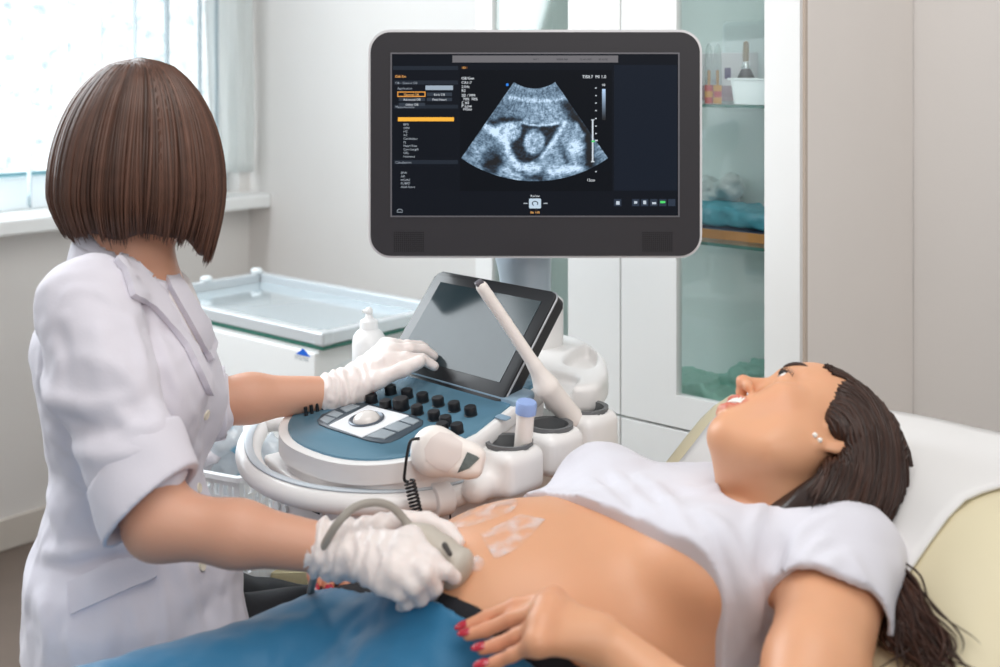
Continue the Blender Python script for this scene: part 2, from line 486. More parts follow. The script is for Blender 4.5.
# window: frame, sash, frosted pane, sill
M = Mx(CORNER, -D1, -EU, UP)
win = bpy.data.objects.new('window_1', None); COL.objects.link(win); win.location = CORNER - D1 * .9 + UP * WZ0; tag(win, kind='structure')
bm = bmesh.new(); d0, d1 = .06, .12
for lo, hi in (((WX0, d0, WZ0), (WX0 + .035, d1, WZ1)), ((WX1 - .07, d0, WZ0), (WX1, d1, WZ1)), ((WX0 + .035, d0, WZ0), (WX1 - .07, d1, WZ0 + .10)), ((WX0 + .035, d0, WZ1 - .07), (WX1 - .07, d1, WZ1)), ((1.06, d0, WZ0 + .1), (1.13, d1, WZ1 - .07))):
    add_box(bm, lo, hi, M, .006)
obj('window_frame', bm, m_pvc, win)
bm = bmesh.new()
for x0, x1 in ((WX0 + .035, 1.06), (1.13, WX1 - .07)):
    for lo, hi in (((x0, .05, WZ0 + .1), (x0 + .012, .06, WZ1 - .07)), ((x1 - .012, .05, WZ0 + .1), (x1, .06, WZ1 - .07)), ((x0, .05, WZ0 + .1), (x1, .06, WZ0 + .112))): add_box(bm, lo, hi, M)
obj('gasket', bm, mat('gasket_teal_grey', rgb('6F9AA3'), .6), win)
# patterned glass: bright clear pane with a fine scatter of speckle
m_pane = bpy.data.materials.new('patterned_glass'); m_pane.use_nodes = True
nt = m_pane.node_tree; N = nt.nodes; L = nt.links; N.remove(N['Principled BSDF'])
tcn = N.new('ShaderNodeTexCoord'); nz = N.new('ShaderNodeTexNoise'); nz.inputs['Scale'].default_value = 26; nz.inputs['Detail'].default_value = 6; nz.inputs['Roughness'].default_value = .7
L.new(tcn.outputs['Object'], nz.inputs['Vector'])
cr = N.new('ShaderNodeValToRGB'); cr.color_ramp.elements[0].position = .36; cr.color_ramp.elements[0].color = (.72, .78, .80, 1); cr.color_ramp.elements[1].position = .5; cr.color_ramp.elements[1].color = (1, 1, 1, 1)
L.new(nz.outputs['Fac'], cr.inputs[0])
tr = N.new('ShaderNodeBsdfTransparent'); L.new(cr.outputs[0], tr.inputs[0]); gl = N.new('ShaderNodeBsdfGlossy'); gl.inputs['Roughness'].default_value = .1
mx = N.new('ShaderNodeMixShader'); mx.inputs[0].default_value = .04; L.new(tr.outputs[0], mx.inputs[1]); L.new(gl.outputs[0], mx.inputs[2]); L.new(mx.outputs[0], N['Material Output'].inputs[0])
bm = bmesh.new()
for x0, x1 in ((WX0 + .035, 1.06), (1.13, WX1 - .07)): add_box(bm, (x0, .085, WZ0 + .1), (x1, .093, WZ1 - .07), M)
obj('pane', bm, m_pane, win)
bm = bmesh.new(); add_box(bm, (.0, -.12, WZ0 - .045), (WX1 + .1, .06, WZ0 - .002), M, .006); obj('window_sill', bm, m_white, win)
# overcast daylight outside: a bright snow-pale yard screen far beyond the glass
m_sky = mat('overcast_sky', (1, 1, 1), 1.0, emis=(.93, .985, 1.0), emis_s=.9)
bm = bmesh.new(); add_box(bm, (-3.5, 3.0, -1.0), (6, 3.02, 6), M); o = obj('sky_backdrop', bm, m_sky); tag(o, kind='structure')

# vertical blind: head rail and edge-on slats
m_slat = mat('blind_fabric', rgb('B9C6CC'), .7, var=.05)
bl = thing('vertical_blind', 'white vertical blind of narrow slats hanging edge-on before the bright window', 'blind', CORNER - D1 * .9 + EU * .07 + UP * 2.4)
bm = bmesh.new(); add_box(bm, (.05, -.11, 2.38), (1.75, -.05, 2.43), M, .005); obj('head_rail', bm, m_pvc, bl)
m_weight = mat('slat_weight', rgb('8C9AA0'), .5)
for k, s in enumerate((.19, .2546, .376, .489, .606, .717, .824, .935, 1.05, 1.16, 1.27, 1.38, 1.49, 1.6)):
    c = CORNER - D1 * s + EU * .08
    vd = nrm(V3(c[0], c[1], 0)); a = math.radians(7 + 2.0 * (k % 3)); dr = V3(vd[0] * math.cos(a) - vd[1] * math.sin(a), vd[0] * math.sin(a) + vd[1] * math.cos(a), 0)
    bm = bmesh.new(); add_box(bm, (-.0425, -.0008, .985), (.0425, .0008, 2.385), Mx(c, dr, np.cross(UP, dr), UP)); sl = obj('slat', bm, m_slat, bl)
    bm = bmesh.new(); add_box(bm, (-.03, -.0022, .975), (.03, .0022, 1.005), Mx(c, dr, np.cross(UP, dr), UP), .001); obj('slat_weight', bm, m_weight, sl)
# gathered white curtain cloth at the window's right edge
bm = bmesh.new(); cols = []
NXC = 40
for j in range(22):
    z = 1.02 + (1.88 - 1.02) * j / 21; row = []
    for i in range(NXC + 1):
        t = i / NXC; s = .012 + (.20 - .012) * t * (.82 + .18 * min(1, (j / 21) * 1.6))
        wv = .012 * math.sin(t * 17 + .4 * math.sin(j * .35)) + .006 * math.sin(t * 31 + j * .12)
        zz = z + (.02 * math.sin(t * 9) if j == 21 else 0)
        row.append(bm.verts.new(CORNER - D1 * s + EU * (.035 + wv) + UP * zz))
    cols.append(row)
for a, b in zip(cols, cols[1:]):
    for i in range(NXC): bm.faces.new((a[i], a[i + 1], b[i + 1], b[i]))
bmesh.ops.solidify(bm, geom=list(bm.faces), thickness=.002)
cur = obj('curtain', bm, cloth_light(mat('sheer_white_cloth', rgb('F1F3F2'), .8, bump=.1, bump_scale=30), .5), None, True)
tag(cur, 'white gathered cloth curtain hanging at the right edge of the window', 'curtain')

# ------------------------------------------------------------------ glazed cabinets
m_carc = mat('cabinet_inside', rgb('E6ECEA'), .6)
m_side = mat('beige_side_panel', rgb('EFE9E4'), .5, var=.015)
m_gls = pane_mat('cabinet_glass', (.925, .955, .955), .14, .05)
m_shelf = pane_mat('shelf_glass', (.95, .98, .97), .06)
m_shelf_edge = mat('shelf_edge_green', rgb('3F6B60'), .2)
U0, U1, U2, VD = 1.495, 1.887, 2.279, .526
CH = 2.3; DZ0, DZ1 = .667, 2.26
MC = Mx(CORNER, EU, -D1, UP)          # mirrored frame; boxes are symmetric and normals are recalculated
def cabinet(name, label, ua, ub, right_side, rails):
    t = thing(name, label, 'cabinet', RW((ua + ub) / 2, VD / 2, 0), 'white glazed cabinets by the back wall')
    bm = bmesh.new(); w_ = .018
    for lo, hi in (((ua, .004, .0), (ua + w_, VD - .022, CH) if not right_side else (ua + w_, VD - .022, .66)), ((ua, .255, 0), (ub, .27, CH)), ((ua, VD - .10, CH - w_), (ub, VD - .022, CH)), ((ua, .004, .06), (ub, VD - .03, .08)), ((ua + w_, .27, .66), (ub - w_, VD - .03, .678))):
        add_box(bm, lo, hi, MC)
    if not right_side: add_box(bm, (ub - w_, .004, 0), (ub, VD - .022, .66), MC)
    add_box(bm, (ua, .03, 0), (ub, VD - .06, .06), MC)
    obj('carcass', bm, m_carc, t)
    if right_side:
        bm = bmesh.new(); add_box(bm, (ub - w_, .004, 0), (ub + .001, VD - .0235, CH), MC); obj('side_panel', bm, m_side, t)
        bm = bmesh.new(); add_box(bm, (ub - .004, VD - .0215, 0), (ub + .003, VD - .012, CH), MC); obj('edge_strip', bm, mat('edge_strip_beige', rgb('C5B7AB'), .5), t)
    # glazed door: stiles and rails around one pane
    sl, sr = rails; g0, g1 = DZ0 + .062, DZ1 - .07
    bm = bmesh.new()
    for lo, hi in (((ua + .002, VD - .02, DZ0), (ua + sl, VD, DZ1)), ((ub - sr, VD - .02, DZ0), (ub - .002, VD, DZ1)), ((ua + sl, VD - .02, DZ0), (ub - sr, VD, g0)), ((ua + sl, VD - .02, g1), (ub - sr, VD, DZ1))):
        add_box(bm, lo, hi, MC)
    d = obj('glazed_door', bm, m_white, t)
    bm = bmesh.new(); add_box(bm, (ua + sl - .004, VD - .013, g0 - .004), (ub - sr + .004, VD - .008, g1 + .004), MC); obj('glass_pane', bm, m_gls, d)
    bm = bmesh.new(); add_box(bm, (ua + .002, VD - .02, .375), (ub - .002, VD, DZ0 - .006), MC, .001); dr = obj('drawer', bm, m_white, t)
    bm = bmesh.new(); add_box(bm, ((ua + ub) / 2 - .05, VD + .012, .53), ((ua + ub) / 2 + .05, VD + .022, .54), MC, .003)
    for q in (-.045, .045): add_box(bm, ((ua + ub) / 2 + q - .004, VD - .001, .531), ((ua + ub) / 2 + q + .004, VD + .014, .539), MC)
    obj('handle', bm, mat('brushed_steel', rgb('B8BABC'), .3, metal=1), dr)
    bm = bmesh.new(); add_box(bm, (ua + .002, VD - .02, .065), (ub - .002, VD, .369), MC, .001); obj('cabinet_door', bm, m_white, t)
    for z in (1.024, 1.291, 1.62, 1.95):
        bm = bmesh.new(); add_box(bm, (ua + .019, .271, z - .003), (ub - .019, VD - .034, z + .003), MC); sh = obj('glass_shelf', bm, m_shelf, t)
        bm = bmesh.new(); add_box(bm, (ua + .019, VD - .034, z - .003), (ub - .019, VD - .032, z + .003), MC); obj('shelf_edge', bm, m_shelf_edge, sh)
    return t
cabinet('glass_cabinet', 'white glazed cabinet behind the monitor, hidden for the most part, by bare wall', U0, U1, False, (.050, .132))
cabinet('glass_cabinet', 'white glazed cabinet with supplies on its shelves and a beige side panel', U1, U2, True, (.131, .072))
# ------------------------------------------------------------------ things in the cabinet
def CAB(px, py, v):
    d = P(px, py, 1.0) - V3(0, 0, H); t = (CORNER.dot(D1) - v) / d.dot(D1); return V3(0, 0, H) + d * t
def shelf_pt(px, v, z):
    p = CAB(px, 100, v); p[2] = z; return p
Rcab = np.stack([EU, D1, UP], 1)      # x along the cabinet, y into it
m_tube = pane_mat('tube_plastic', (.80, .84, .83), .12)
m_amber = mat('amber_label', rgb('C98A2E'), .5); m_redl = mat('red_label', rgb('B5382C'), .5); m_cream = mat('cream_label', rgb('E5DFD2'), .5)
v0 = None
for k, (px, lab) in enumerate(((709, 'clear tube with red based label nearest the monitor on the glass shelf'), (717.5, 'clear tube with yellow based label standing nearest the white rimmed tray'))):
    p = shelf_pt(px, .455, 1.2945); t = thing('sample_tube', lab, 'tube', p, 'sample tubes on the top glass shelf')
    bm = bmesh.new(); add_lathe(bm, [(.0082, .036), (.0082, .085), (.0072, .1), (.005, .112), (.002, .117), (0, .118)], Mx(p, (1, 0, 0), (0, 1, 0), UP), 16, cap=False); obj('dome', bm, m_tube, t, True)
    for nm, z0, z1, m in (('base', .0, .012, (m_redl, m_amber)[k]), ('band', .012, .024, (m_amber, m_redl)[k]), ('collar', .024, .036, (m_redl, m_amber)[k])):
        bm = bmesh.new(); add_lathe(bm, [(.0086, z0), (.0086, z1)], Mx(p, (1, 0, 0), (0, 1, 0), UP), 16); obj(nm, bm, m, t, sharp=40)
    bm = bmesh.new(); add_lathe(bm, [(.003, .036), (.003, .065)], Mx(p, (1, 0, 0), (0, 1, 0), UP), 8); obj('core', bm, m_amber, t, sharp=40)
# white instrument tray
p = shelf_pt(760, .445, 1.2945); M = Mx(p, EU, D1, UP)
bm = bmesh.new(); o = rrect(-.052, -.035, .085, .022, .015)
sc = lambda s: [(x * s, y * s) for x, y in o]
rings = []
for s, z in ((.86, .0), (.97, .046), (1.08, .047), (1.08, .050), (.94, .050), (.84, .004)):
    rings.append([bm.verts.new((x, y, z)) for x, y in sc(s)])
for a, b in zip(rings, rings[1:]):
    for i in range(len(a)): bm.faces.new((a[i], a[(i + 1) % len(a)], b[(i + 1) % len(a)], b[i]))
bm.faces.new(rings[0][::-1]); bm.faces.new(rings[-1]); bmesh.ops.transform(bm, matrix=M, verts=bm.verts[:])
tag(obj('instrument_tray', bm, mat('white_plastic', rgb('F2F5F4'), .35), None, sharp=40), 'white rimmed plastic tray on the top glass shelf', 'tray')
# dark bottle with metal neck and tan dropper
p = shelf_pt(746, .392, 1.2945); M = Mx(p, (1, 0, 0), (0, 1, 0), UP); t = thing('dropper_bottle', 'dark flared bottle with metal neck and tan spout behind the white tray', 'bottle', p)
bm = bmesh.new(); add_lathe(bm, [(.012, 0), (.012, .03), (.022, .034), (.021, .042), (.014, .058), (.009, .068), (0, .068)], M, 20); obj('flask', bm, mat('dark_brown_glass', rgb('3B3534'), .25), t, sharp=50)
bm = bmesh.new(); add_lathe(bm, [(.009, .066), (.0095, .072), (.007, .076), (.006, .082)], M, 16); obj('neck', bm, mat('neck_metal', rgb('C9CCCD'), .25, metal=1), t, sharp=50)
bm = bmesh.new(); add_lathe(bm, [(.006, .082), (.007, .09), (.0055, .12), (0, .124)], M, 14); obj('spout', bm, mat('tan_rubber', rgb('A08F78'), .5), t, sharp=50)
# printed carton
def text_mesh(bm, s, M, size, align='LEFT', depth=0.0):
    c = bpy.data.curves.new('t', 'FONT'); c.body = s; c.size = size; c.align_x = align; c.extrude = depth; c.resolution_u = 2
    o = bpy.data.objects.new('t', c); COL.objects.link(o); bpy.context.view_layer.update()
    me = bpy.data.meshes.new_from_object(o.evaluated_get(bpy.context.evaluated_depsgraph_get()))
    n0 = len(bm.verts); bm.from_mesh(me); bm.verts.ensure_lookup_table()
    bmesh.ops.transform(bm, matrix=M, verts=bm.verts[n0:])
    bpy.data.objects.remove(o); bpy.data.curves.remove(c); bpy.data.meshes.remove(me)
p = shelf_pt(735, .362, 1.2945); M = Mx(p, EU, D1, UP); t = thing('printed_carton', 'white printed carton with a purple square behind the tubes on the top shelf', 'box', p)
bm = bmesh.new(); add_box(bm, (-.06, -.03, 0), (.05, .004, .10), M, .002); obj('carton', bm, mat('carton_white', rgb('DCD9DC'), .6), t)
MT = Mx(p - D1 * .031, EU, UP, -D1)
bm = bmesh.new(); add_box(bm, (-.006, .048, -.0002), (.008, .07, .0006), MT); obj('purple_square', bm, mat('purple_print', rgb('5D4F78'), .6), t)
bm = bmesh.new(); add_box(bm, (-.0598, .004, -.0002), (.0498, .034, .0005), MT); obj('mauve_band', bm, mat('mauve_print', rgb('A88D97'), .6), t)
bm = bmesh.new(); text_mesh(bm, 'SON', MT @ Matrix.Translation((-.05, .038, .001)), .012); obj('lettering', bm, mat('grey_print', rgb('5C5C66'), .6), t)
p = shelf_pt(752, .335, 1.2945); M = Mx(p, EU, D1, UP); bm = bmesh.new(); add_box(bm, (-.06, -.02, 0), (.09, .055, .165), M, .01, 3)
tag(obj('storage_canister', bm, mat('translucent_white', rgb('D5E0E0'), .3)), 'tall pale plastic canister at the back of the top glass shelf', 'canister')
# middle shelf: board, blue cloth, clear bag
p = shelf_pt(728, .40, 1.0275); M = Mx(p, EU, D1, UP)
t = thing('document_tray', 'dark blue flat board with orange front edge under the blue cloth', 'board', p)
bm = bmesh.new(); add_box(bm, (-.13, -.045, 0), (.12, .10, .018), M, .001); obj('board', bm, mat('navy_board', rgb('33435E'), .5), t)
bm = bmesh.new(); add_box(bm, (-.13, -.047, 0), (.12, -.0445, .018), M); obj('front_edge', bm, mat('orange_wood', rgb('C98848'), .5), t)
s = SDF()
for i, (lo, hi, z) in enumerate(((-.085, .10, .030), (-.07, .105, .044), (-.09, .03, .052))):
    s.box(V3(*(p + EU * (lo + hi) / 2 + D1 * .035 + UP * z)), ((hi - lo) / 2, .06, .009), .007, Rcab, .006)
s.warps.append(lambda Q, d: d + .006 * vnoise(Q * 45) + .004 * vnoise(Q * 110))
tag(link('folded_cloth', s.mesh('folded_cloth', .003), mat('turquoise_cloth', rgb('4FA0B0'), .7, var=.1, bump=.2)), 'folded turquoise cloth lying on the orange edged board in the cabinet', 'cloth')
s = SDF(); c = p + EU * -.075 + D1 * .09 + UP * .052
for k in range(7): s.ell(c + EU * random.uniform(-.04, .04) + D1 * random.uniform(-.02, .02) + UP * random.uniform(-.012, .05), random.uniform(.026, .036), None, .02)
s.warps.append(lambda Q, d: d + .016 * vnoise(Q * 50) + .01 * vnoise(Q * 120))
tag(link('clear_bag', s.mesh('clear_bag', .004), mat('cloudy_film', rgb('C9CDCC'), .3, var=.15)), 'crumpled cloudy plastic bag beside the turquoise cloth', 'bag')
# bottom: heap of green sterile wraps, three of them
m_grn = [mat('green_wrap_' + n, rgb(c), .55, var=.18, var_scale=14, bump=.4, bump_scale=35) for n, c in (('deep', '86BFAE'), ('pale', 'A5D2C4'), ('teal', '93C8BA'))]
for k, (px, v, wd, hh, lab) in enumerate(((702, .40, .075, .05, 'pale green wrapped pack on the left of the bottom shelf heap'), (756, .33, .075, .075, 'green wrapped pack standing highest at the right of the bottom heap'), (728, .475, .10, .022, 'flat dark green wrap at the front of the bottom shelf'))):
    p = shelf_pt(px, v, .679); s = SDF()
    for q in range(4):
        s.box(p + EU * random.uniform(-.02, .02) + D1 * random.uniform(-.01, .01) + UP * (hh * (q + .5) / 4 + .004), (wd * (1 - .12 * q), .05 if k < 2 else .028, hh / 7 + .003), .006, Rcab, .008)
    s.warps.append(lambda Q, d: d + .016 * vnoise(Q * V3(30, 30, 70) + 5) + .007 * vnoise(Q * 90))
    s.cuts.append(lambda Q, d: np.maximum(d, .679 - Q[:, 2]))
    tag(link('wrapped_pack', s.mesh('wrapped_pack', .0035), m_grn[(1, 2, 0)[k]]), lab, 'pack', 'green wraps in the cabinet')

# ------------------------------------------------------------------ white trolley with glass top
m_alu = mat('painted_aluminium', rgb('D3D7DA'), .32, metal=.35); m_gedge = mat('glass_edge_green', rgb('2F6658'), .2)
N0 = V3(-.389, 2.592, 0); TX = nrm(V3(-.76, .65, 0)); TY = D1; M = Mx(N0, TX, TY, UP); TL, TW = .75, .42
t = thing('supply_trolley', 'white medical trolley with raised rim and glass top by the window', 'trolley', N0 + TX * TL / 2 + TY * TW / 2)
bm = bmesh.new()
for lo, hi in (((.02, .006, .12), (TL - .02, TW - .006, .743)),): add_box(bm, lo, hi, M, .003)
obj('cabinet_body', bm, m_white, t)
bm = bmesh.new(); add_box(bm, (.0, .0, .743), (TL, TW, .7515), M, .001); obj('glass_top', bm, m_gedge, t)
m_top = mat('glass_surface', rgb('AEBDC4'), .05, spec=.9, coat=1)
bm = bmesh.new(); add_box(bm, (.02, .02, .751), (TL - .02, TW - .02, .756), M); obj('glass_surface', bm, m_top, t)
bm = bmesh.new(); r_ = .026
for lo, hi in (((0, 0, .752), (TL, r_, .78)), ((0, TW - r_, .752), (TL, TW, .78)), ((0, r_, .752), (r_, TW - r_, .78)), ((TL - r_, r_, .752), (TL, TW - r_, .78))): add_box(bm, lo, hi, M, .003)
for x, y in ((0, 0), (TL, 0), (0, TW), (TL, TW)):
    add_box(bm, (x - .012 if x else -.004, y - .012 if y else -.004, .7515), ((x + .004) if x else .03, (y + .004) if y else .03, .783), M, .005)
obj('rim', bm, m_alu, t)
for k, (z0, z1) in enumerate(((.515, .735), (.32, .51), (.13, .315))):
    bm = bmesh.new(); add_box(bm, (.018, -.008, z0), (TL - .03, .008, z1), M, .003); d = obj('drawer', bm, m_white, t)
    bm = bmesh.new(); hp = [N0 + TX * x - TY * y + UP * (z0 + .12) for x, y in ((.345, .006), (.345, .024), (.385, .03), (.425, .024), (.425, .006))]
    add_tube(bm, smooth_path(hp, 5), .0035, 8); obj('handle', bm, mat('grey_handle', rgb('9EA09F'), .35, metal=.6), d, True)
def TF(px, py):   # point on the drawer front
    n = -TY; d = P(px, py, 1.) - V3(0, 0, H); q0 = N0 - TY * .008; k = (q0 - V3(0, 0, H)).dot(n) / d.dot(n); return V3(0, 0, H) + d * k
bm = bmesh.new(); tri = [TF(*q) for q in ((303, 348.6), (310.4, 357), (296, 354))]
a = [bm.verts.new(q - TY * .0008) for q in tri]; b = [bm.verts.new(q + TY * .001) for q in tri]; bm.faces.new(a); bm.faces.new(b[::-1])
for i in range(3): bm.faces.new((a[i], b[i], b[(i + 1) % 3], a[(i + 1) % 3]))
obj('triangle_logo', bm, mat('blue_logo', rgb('0F63D0'), .4), t)
bm = bmesh.new(); q = TF(294.8, 358.5); text_mesh(bm, 'STOLTER', Mx(q - TY * .0008, -TX, UP, -TY), .0115); obj('logo_lettering', bm, mat('grey_lettering', rgb('8E989E'), .5), t)
for x, y in ((.04, .04), (TL - .04, .04), (.04, TW - .04), (TL - .04, TW - .04)):
    bm = bmesh.new(); c = N0 + TX * x + TY * y
    add_lathe(bm, [(.009, .075), (.009, .125)], Mx(c, (1, 0, 0), (0, 1, 0), UP), 12)
    add_lathe(bm, [(.0, -.014), (.03, -.014), (.038, -.008), (.038, .008), (.03, .014), (0, .014)], Mx(c + UP * .0382, UP, TX, -TY) , 20)
    obj('caster', bm, mat('caster_grey', rgb('55585A'), .5), t, sharp=40)
for k, s_ in enumerate((.10, .27)):
    p = N0 + TX * (TL - .014) + TY * (.12 + s_) + UP * .7805
    bm = bmesh.new(); add_lathe(bm, [(.016, 0), (.017, .008), (.012, .014), (0, .015)], Mx(p, (1, 0, 0), (0, 1, 0), UP), 16); obj('end_cap', bm, m_pvc, t, True)

# ------------------------------------------------------------------ ultrasound machine
T0 = V3(-.199, 1.738, 0); W = nrm(V3(.70, -.714, 0)); Bv = nrm(V3(.714, .70, 0)); MK = Mx(T0, W, Bv, UP)
def LC(w_, b_, z): return T0 + W * w_ + Bv * b_ + UP * z
def zt(b): return .828 + .15 * (b + .1)
def DK(px, py, dz=0.):
    d = P(px, py, 1.) - V3(0, 0, H); c0 = .828 + .15 * .1 + dz
    k = (c0 + .15 * (V3(0, 0, 0) - T0).dot(Bv) - H) / (d[2] - .15 * d.dot(Bv)); q = V3(0, 0, H) + d * k
    q_ = q - T0; return np.array([q_.dot(W), q_.dot(Bv), q[2]])
m_mw = mat('machine_white', rgb('E9E7E6'), .35, coat=.15); m_mblue = mat('console_blue', rgb('6C97AE'), .27, metal=.55, var=.02)
m_mdk = mat('key_grey', rgb('5C6A75'), .45); m_mkey = mat('key_face', rgb('8E979E'), .45); m_blk = mat('knob_black', rgb('15161A'), .4)
m_bez = mat('bezel_black', rgb('1E1F22'), .4, coat=.1); m_grey = mat('cup_grey', rgb('6A6C6E'), .5); m_cream2 = mat('warm_white', rgb('EEE6E0'), .4, coat=.2)
m_cut = mat('seam_dark', rgb('4A4C50'), .6)
mach = thing('ultrasound_machine', 'white ultrasound machine with large black monitor, touch panel and blue control deck', 'ultrasound machine', LC(.0, .15, 0))
def deck_outline(hw, R, w0=.015, bc=.06, back=.275, rb=.04, n=28):
    pts = []
    for k in range(n + 1):
        a = math.pi + math.pi * k / n; ex = 2 / 2.35
        c, s_ = math.cos(a), math.sin(a)
        pts.append((w0 + hw * math.copysign(abs(c) ** ex, c), bc + R * math.copysign(abs(s_) ** ex, s_)))
    for k in range(7):
        a = math.radians(90 * k / 6); pts.append((w0 + hw * .70 - rb + rb * math.cos(a), back - rb + rb * math.sin(a)))
    for k in range(7):
        a = math.radians(90 + 90 * k / 6); pts.append((w0 - hw * .88 + rb + rb * math.cos(a), back - rb + rb * math.sin(a)))
    return pts
bm = bmesh.new(); add_prism(bm, deck_outline(.173, .176), lambda x, y: zt(y) - .029, 0, MK, .008, 3, lambda x, y: zt(y) - .002); obj('deck_rim', bm, m_mw, mach, sharp=50)
bm = bmesh.new(); add_prism(bm, deck_outline(.166, .168, back=.268), lambda x, y: zt(y) - .058, 0, MK, .006, 2, lambda x, y: zt(y) - .0305); obj('deck_tray', bm, m_mw, mach, sharp=50)
bm = bmesh.new(); add_prism(bm, deck_outline(.160, .163, back=.269), lambda x, y: zt(y) - .02, 0, MK, .003, 2, lambda x, y: zt(y) + .001); obj('control_panel', bm, m_mblue, mach, sharp=50)
# trackball island
def zpx(x, y): return (300 + x * .18, 395 + y * .18)      # crop 300..480 x 395..480 shown at 5.556x
isl = [(95, 150), (120, 118), (190, 90), (280, 55), (350, 52), (470, 80), (640, 125), (685, 150), (680, 175), (560, 245), (500, 270), (450, 275), (380, 262), (150, 190), (105, 172)]
bm = bmesh.new(); q = [DK(*zpx(*a)) for a in isl]; add_prism(bm, [(a[0], a[1]) for a in q], lambda x, y: zt(y), 0, MK, .0015, 2, lambda x, y: zt(y) + .003); isl_o = obj('key_island', bm, mat('island_dark', rgb('3F4A54'), .4), mach, sharp=50)
bm = bmesh.new(); q = [DK(*zpx(*a)) for a in ((160, 182), (378, 70), (605, 128), (345, 248))]; add_prism(bm, [(a[0], a[1]) for a in q], lambda x, y: zt(y) + .002, 0, MK, .0008, 1, lambda x, y: zt(y) + .0042); obj('trackball_plate', bm, mat('plate_white', rgb('E4E6EA'), .3), isl_o)
for poly in (((105, 152), (135, 128), (200, 145), (150, 178)), ((140, 125), (190, 98), (245, 118), (205, 142)), ((360, 245), (455, 200), (540, 225), (470, 262)), ((460, 197), (540, 158), (625, 185), (545, 222)), ((548, 155), (600, 132), (670, 158), (630, 182)), ((215, 90), (285, 62), (340, 75), (255, 112))):
    bm = bmesh.new(); q = [DK(*zpx(*a)) for a in poly]; c = np.mean(q, 0)
    q = [c + (a - c) * .9 for a in q]; add_prism(bm, [(a[0], a[1]) for a in q], lambda x, y: zt(y) + .002, 0, MK, .001, 2, lambda x, y: zt(y) + .0048); obj('key', bm, m_mkey, isl_o, sharp=50)
tb = DK(*zpx(370, 152)); c = LC(tb[0], tb[1], zt(tb[1]) + .003); nd = nrm(UP - Bv * .15)
bm = bmesh.new(); add_lathe(bm, [(.019, 0), (.0265, 0), (.0265, .003), (.0245, .004), (.019, .002)], frame_at(c, nd), 32, False); obj('trackball_ring', bm, mat('ring_grey', rgb('5A626C'), .3, metal=.4), isl_o, sharp=40)
bm = bmesh.new(); add_lathe(bm, [(.0195, .0)] + [(.0205 * math.cos(a), .0135 * math.sin(a)) for a in np.linspace(.05, math.pi / 2, 10)], frame_at(c, nd), 32, False); obj('trackball', bm, mat('ball_ivory', rgb('DCD6D2'), .25, coat=.4), isl_o, True)
# rotary knobs
def knob(px, py, r=.0092, hgt=.014, name='knob'):
    q = DK(px, py); c = LC(q[0], q[1], zt(q[1])); bm = bmesh.new()
    add_lathe(bm, [(r * 1.08, .0), (r * 1.08, .002), (r * .97, .0025), (r, .006), (r, hgt - .002), (r * .9, hgt), (0, hgt)], frame_at(c, nd), 24); o = obj(name, bm, m_blk, mach, sharp=35)
    return o
for px, py in ((407.5, 397), (423, 401), (438.5, 405), (454.5, 410), (471, 414.5), (386, 408), (417.5, 413.5), (434.5, 419), (446, 424.5), (457.5, 432), (443, 431), (372, 402), (391, 393)): knob(px, py + 1)
knob(401.5, 409.5, .0122, .018)
for k in range(6): knob(306.5 + 5.6 * k, 416 - 2.1 * k, .0028, .014, 'slider_cap')
# palm shelf under the deck front and handle ring
bm = bmesh.new(); q = [LC(a, b, 0) for a, b in ()]
add_prism(bm, [(-.135, -.085), (.03, -.13), (.10, -.10), (.10, .05), (-.13, .05)], .765, .782, MK, .005, 2); obj('keyboard_tray', bm, m_mw, mach, sharp=50)
ring_px = [(268, 422), (255, 434), (248.5, 450), (252, 468), (268, 483), (300, 495.5), (340, 502), (385, 503.5), (425, 500.5), (458, 493.5), (490, 481)]
rp = [PZ(px, py, .775) for px, py in ring_px]
rp = [LC(-.13, .14, .79)] + rp + [LC(.205, .085, .785)]
bm = bmesh.new(); add_tube(bm, smooth_path(rp, 7), .0195, 16, up=UP, flat=.82); obj('handle_ring', bm, m_mw, mach, True)
bm = bmesh.new(); add_tube(bm, [np.array(a) + UP * .0168 for a in smooth_path(rp, 7)][8:-4], .0065, 10, up=UP, flat=.3); obj('ring_inlay', bm, mat('inlay_blue_grey', rgb('C6CFD7'), .4), mach, True)
# body, column, base
bm = bmesh.new(); add_prism(bm, rrect(-.135, -.08, .155, .42, .04), .665, .771, MK, .008, 2); body = obj('lower_body', bm, m_mw, mach, sharp=50)
bm = bmesh.new(); add_prism(bm, rrect(-.06, .06, .10, .40, .04), .20, .68, MK, .006, 2); obj('pedestal', bm, m_mw, mach, sharp=50)
bm = bmesh.new(); add_box(bm, (-.118, -.0835, .700), (.01, -.079, .757), MK, .003); obj('drive_frame', bm, m_mw, body)
bm = bmesh.new(); add_box(bm, (-.112, -.0848, .728), (.004, -.0832, .752), MK, .0005); obj('drive_slot', bm, mat('slot_black', rgb('17171A'), .3), body)
for w_ in (-.10, -.08): 
    bm = bmesh.new(); add_lathe(bm, [(.006, 0), (.006, .004), (0, .004)], frame_at(LC(w_, -.0832, .714), -Bv), 14); obj('button', bm, m_pvc, body, sharp=40)
bm = bmesh.new(); add_prism(bm, rrect(-.20, -.12, .22, .50, .10), .10, .21, MK, .02, 3); obj('base', bm, mat('base_grey', rgb('B9BCBF'), .45), mach, sharp=50)
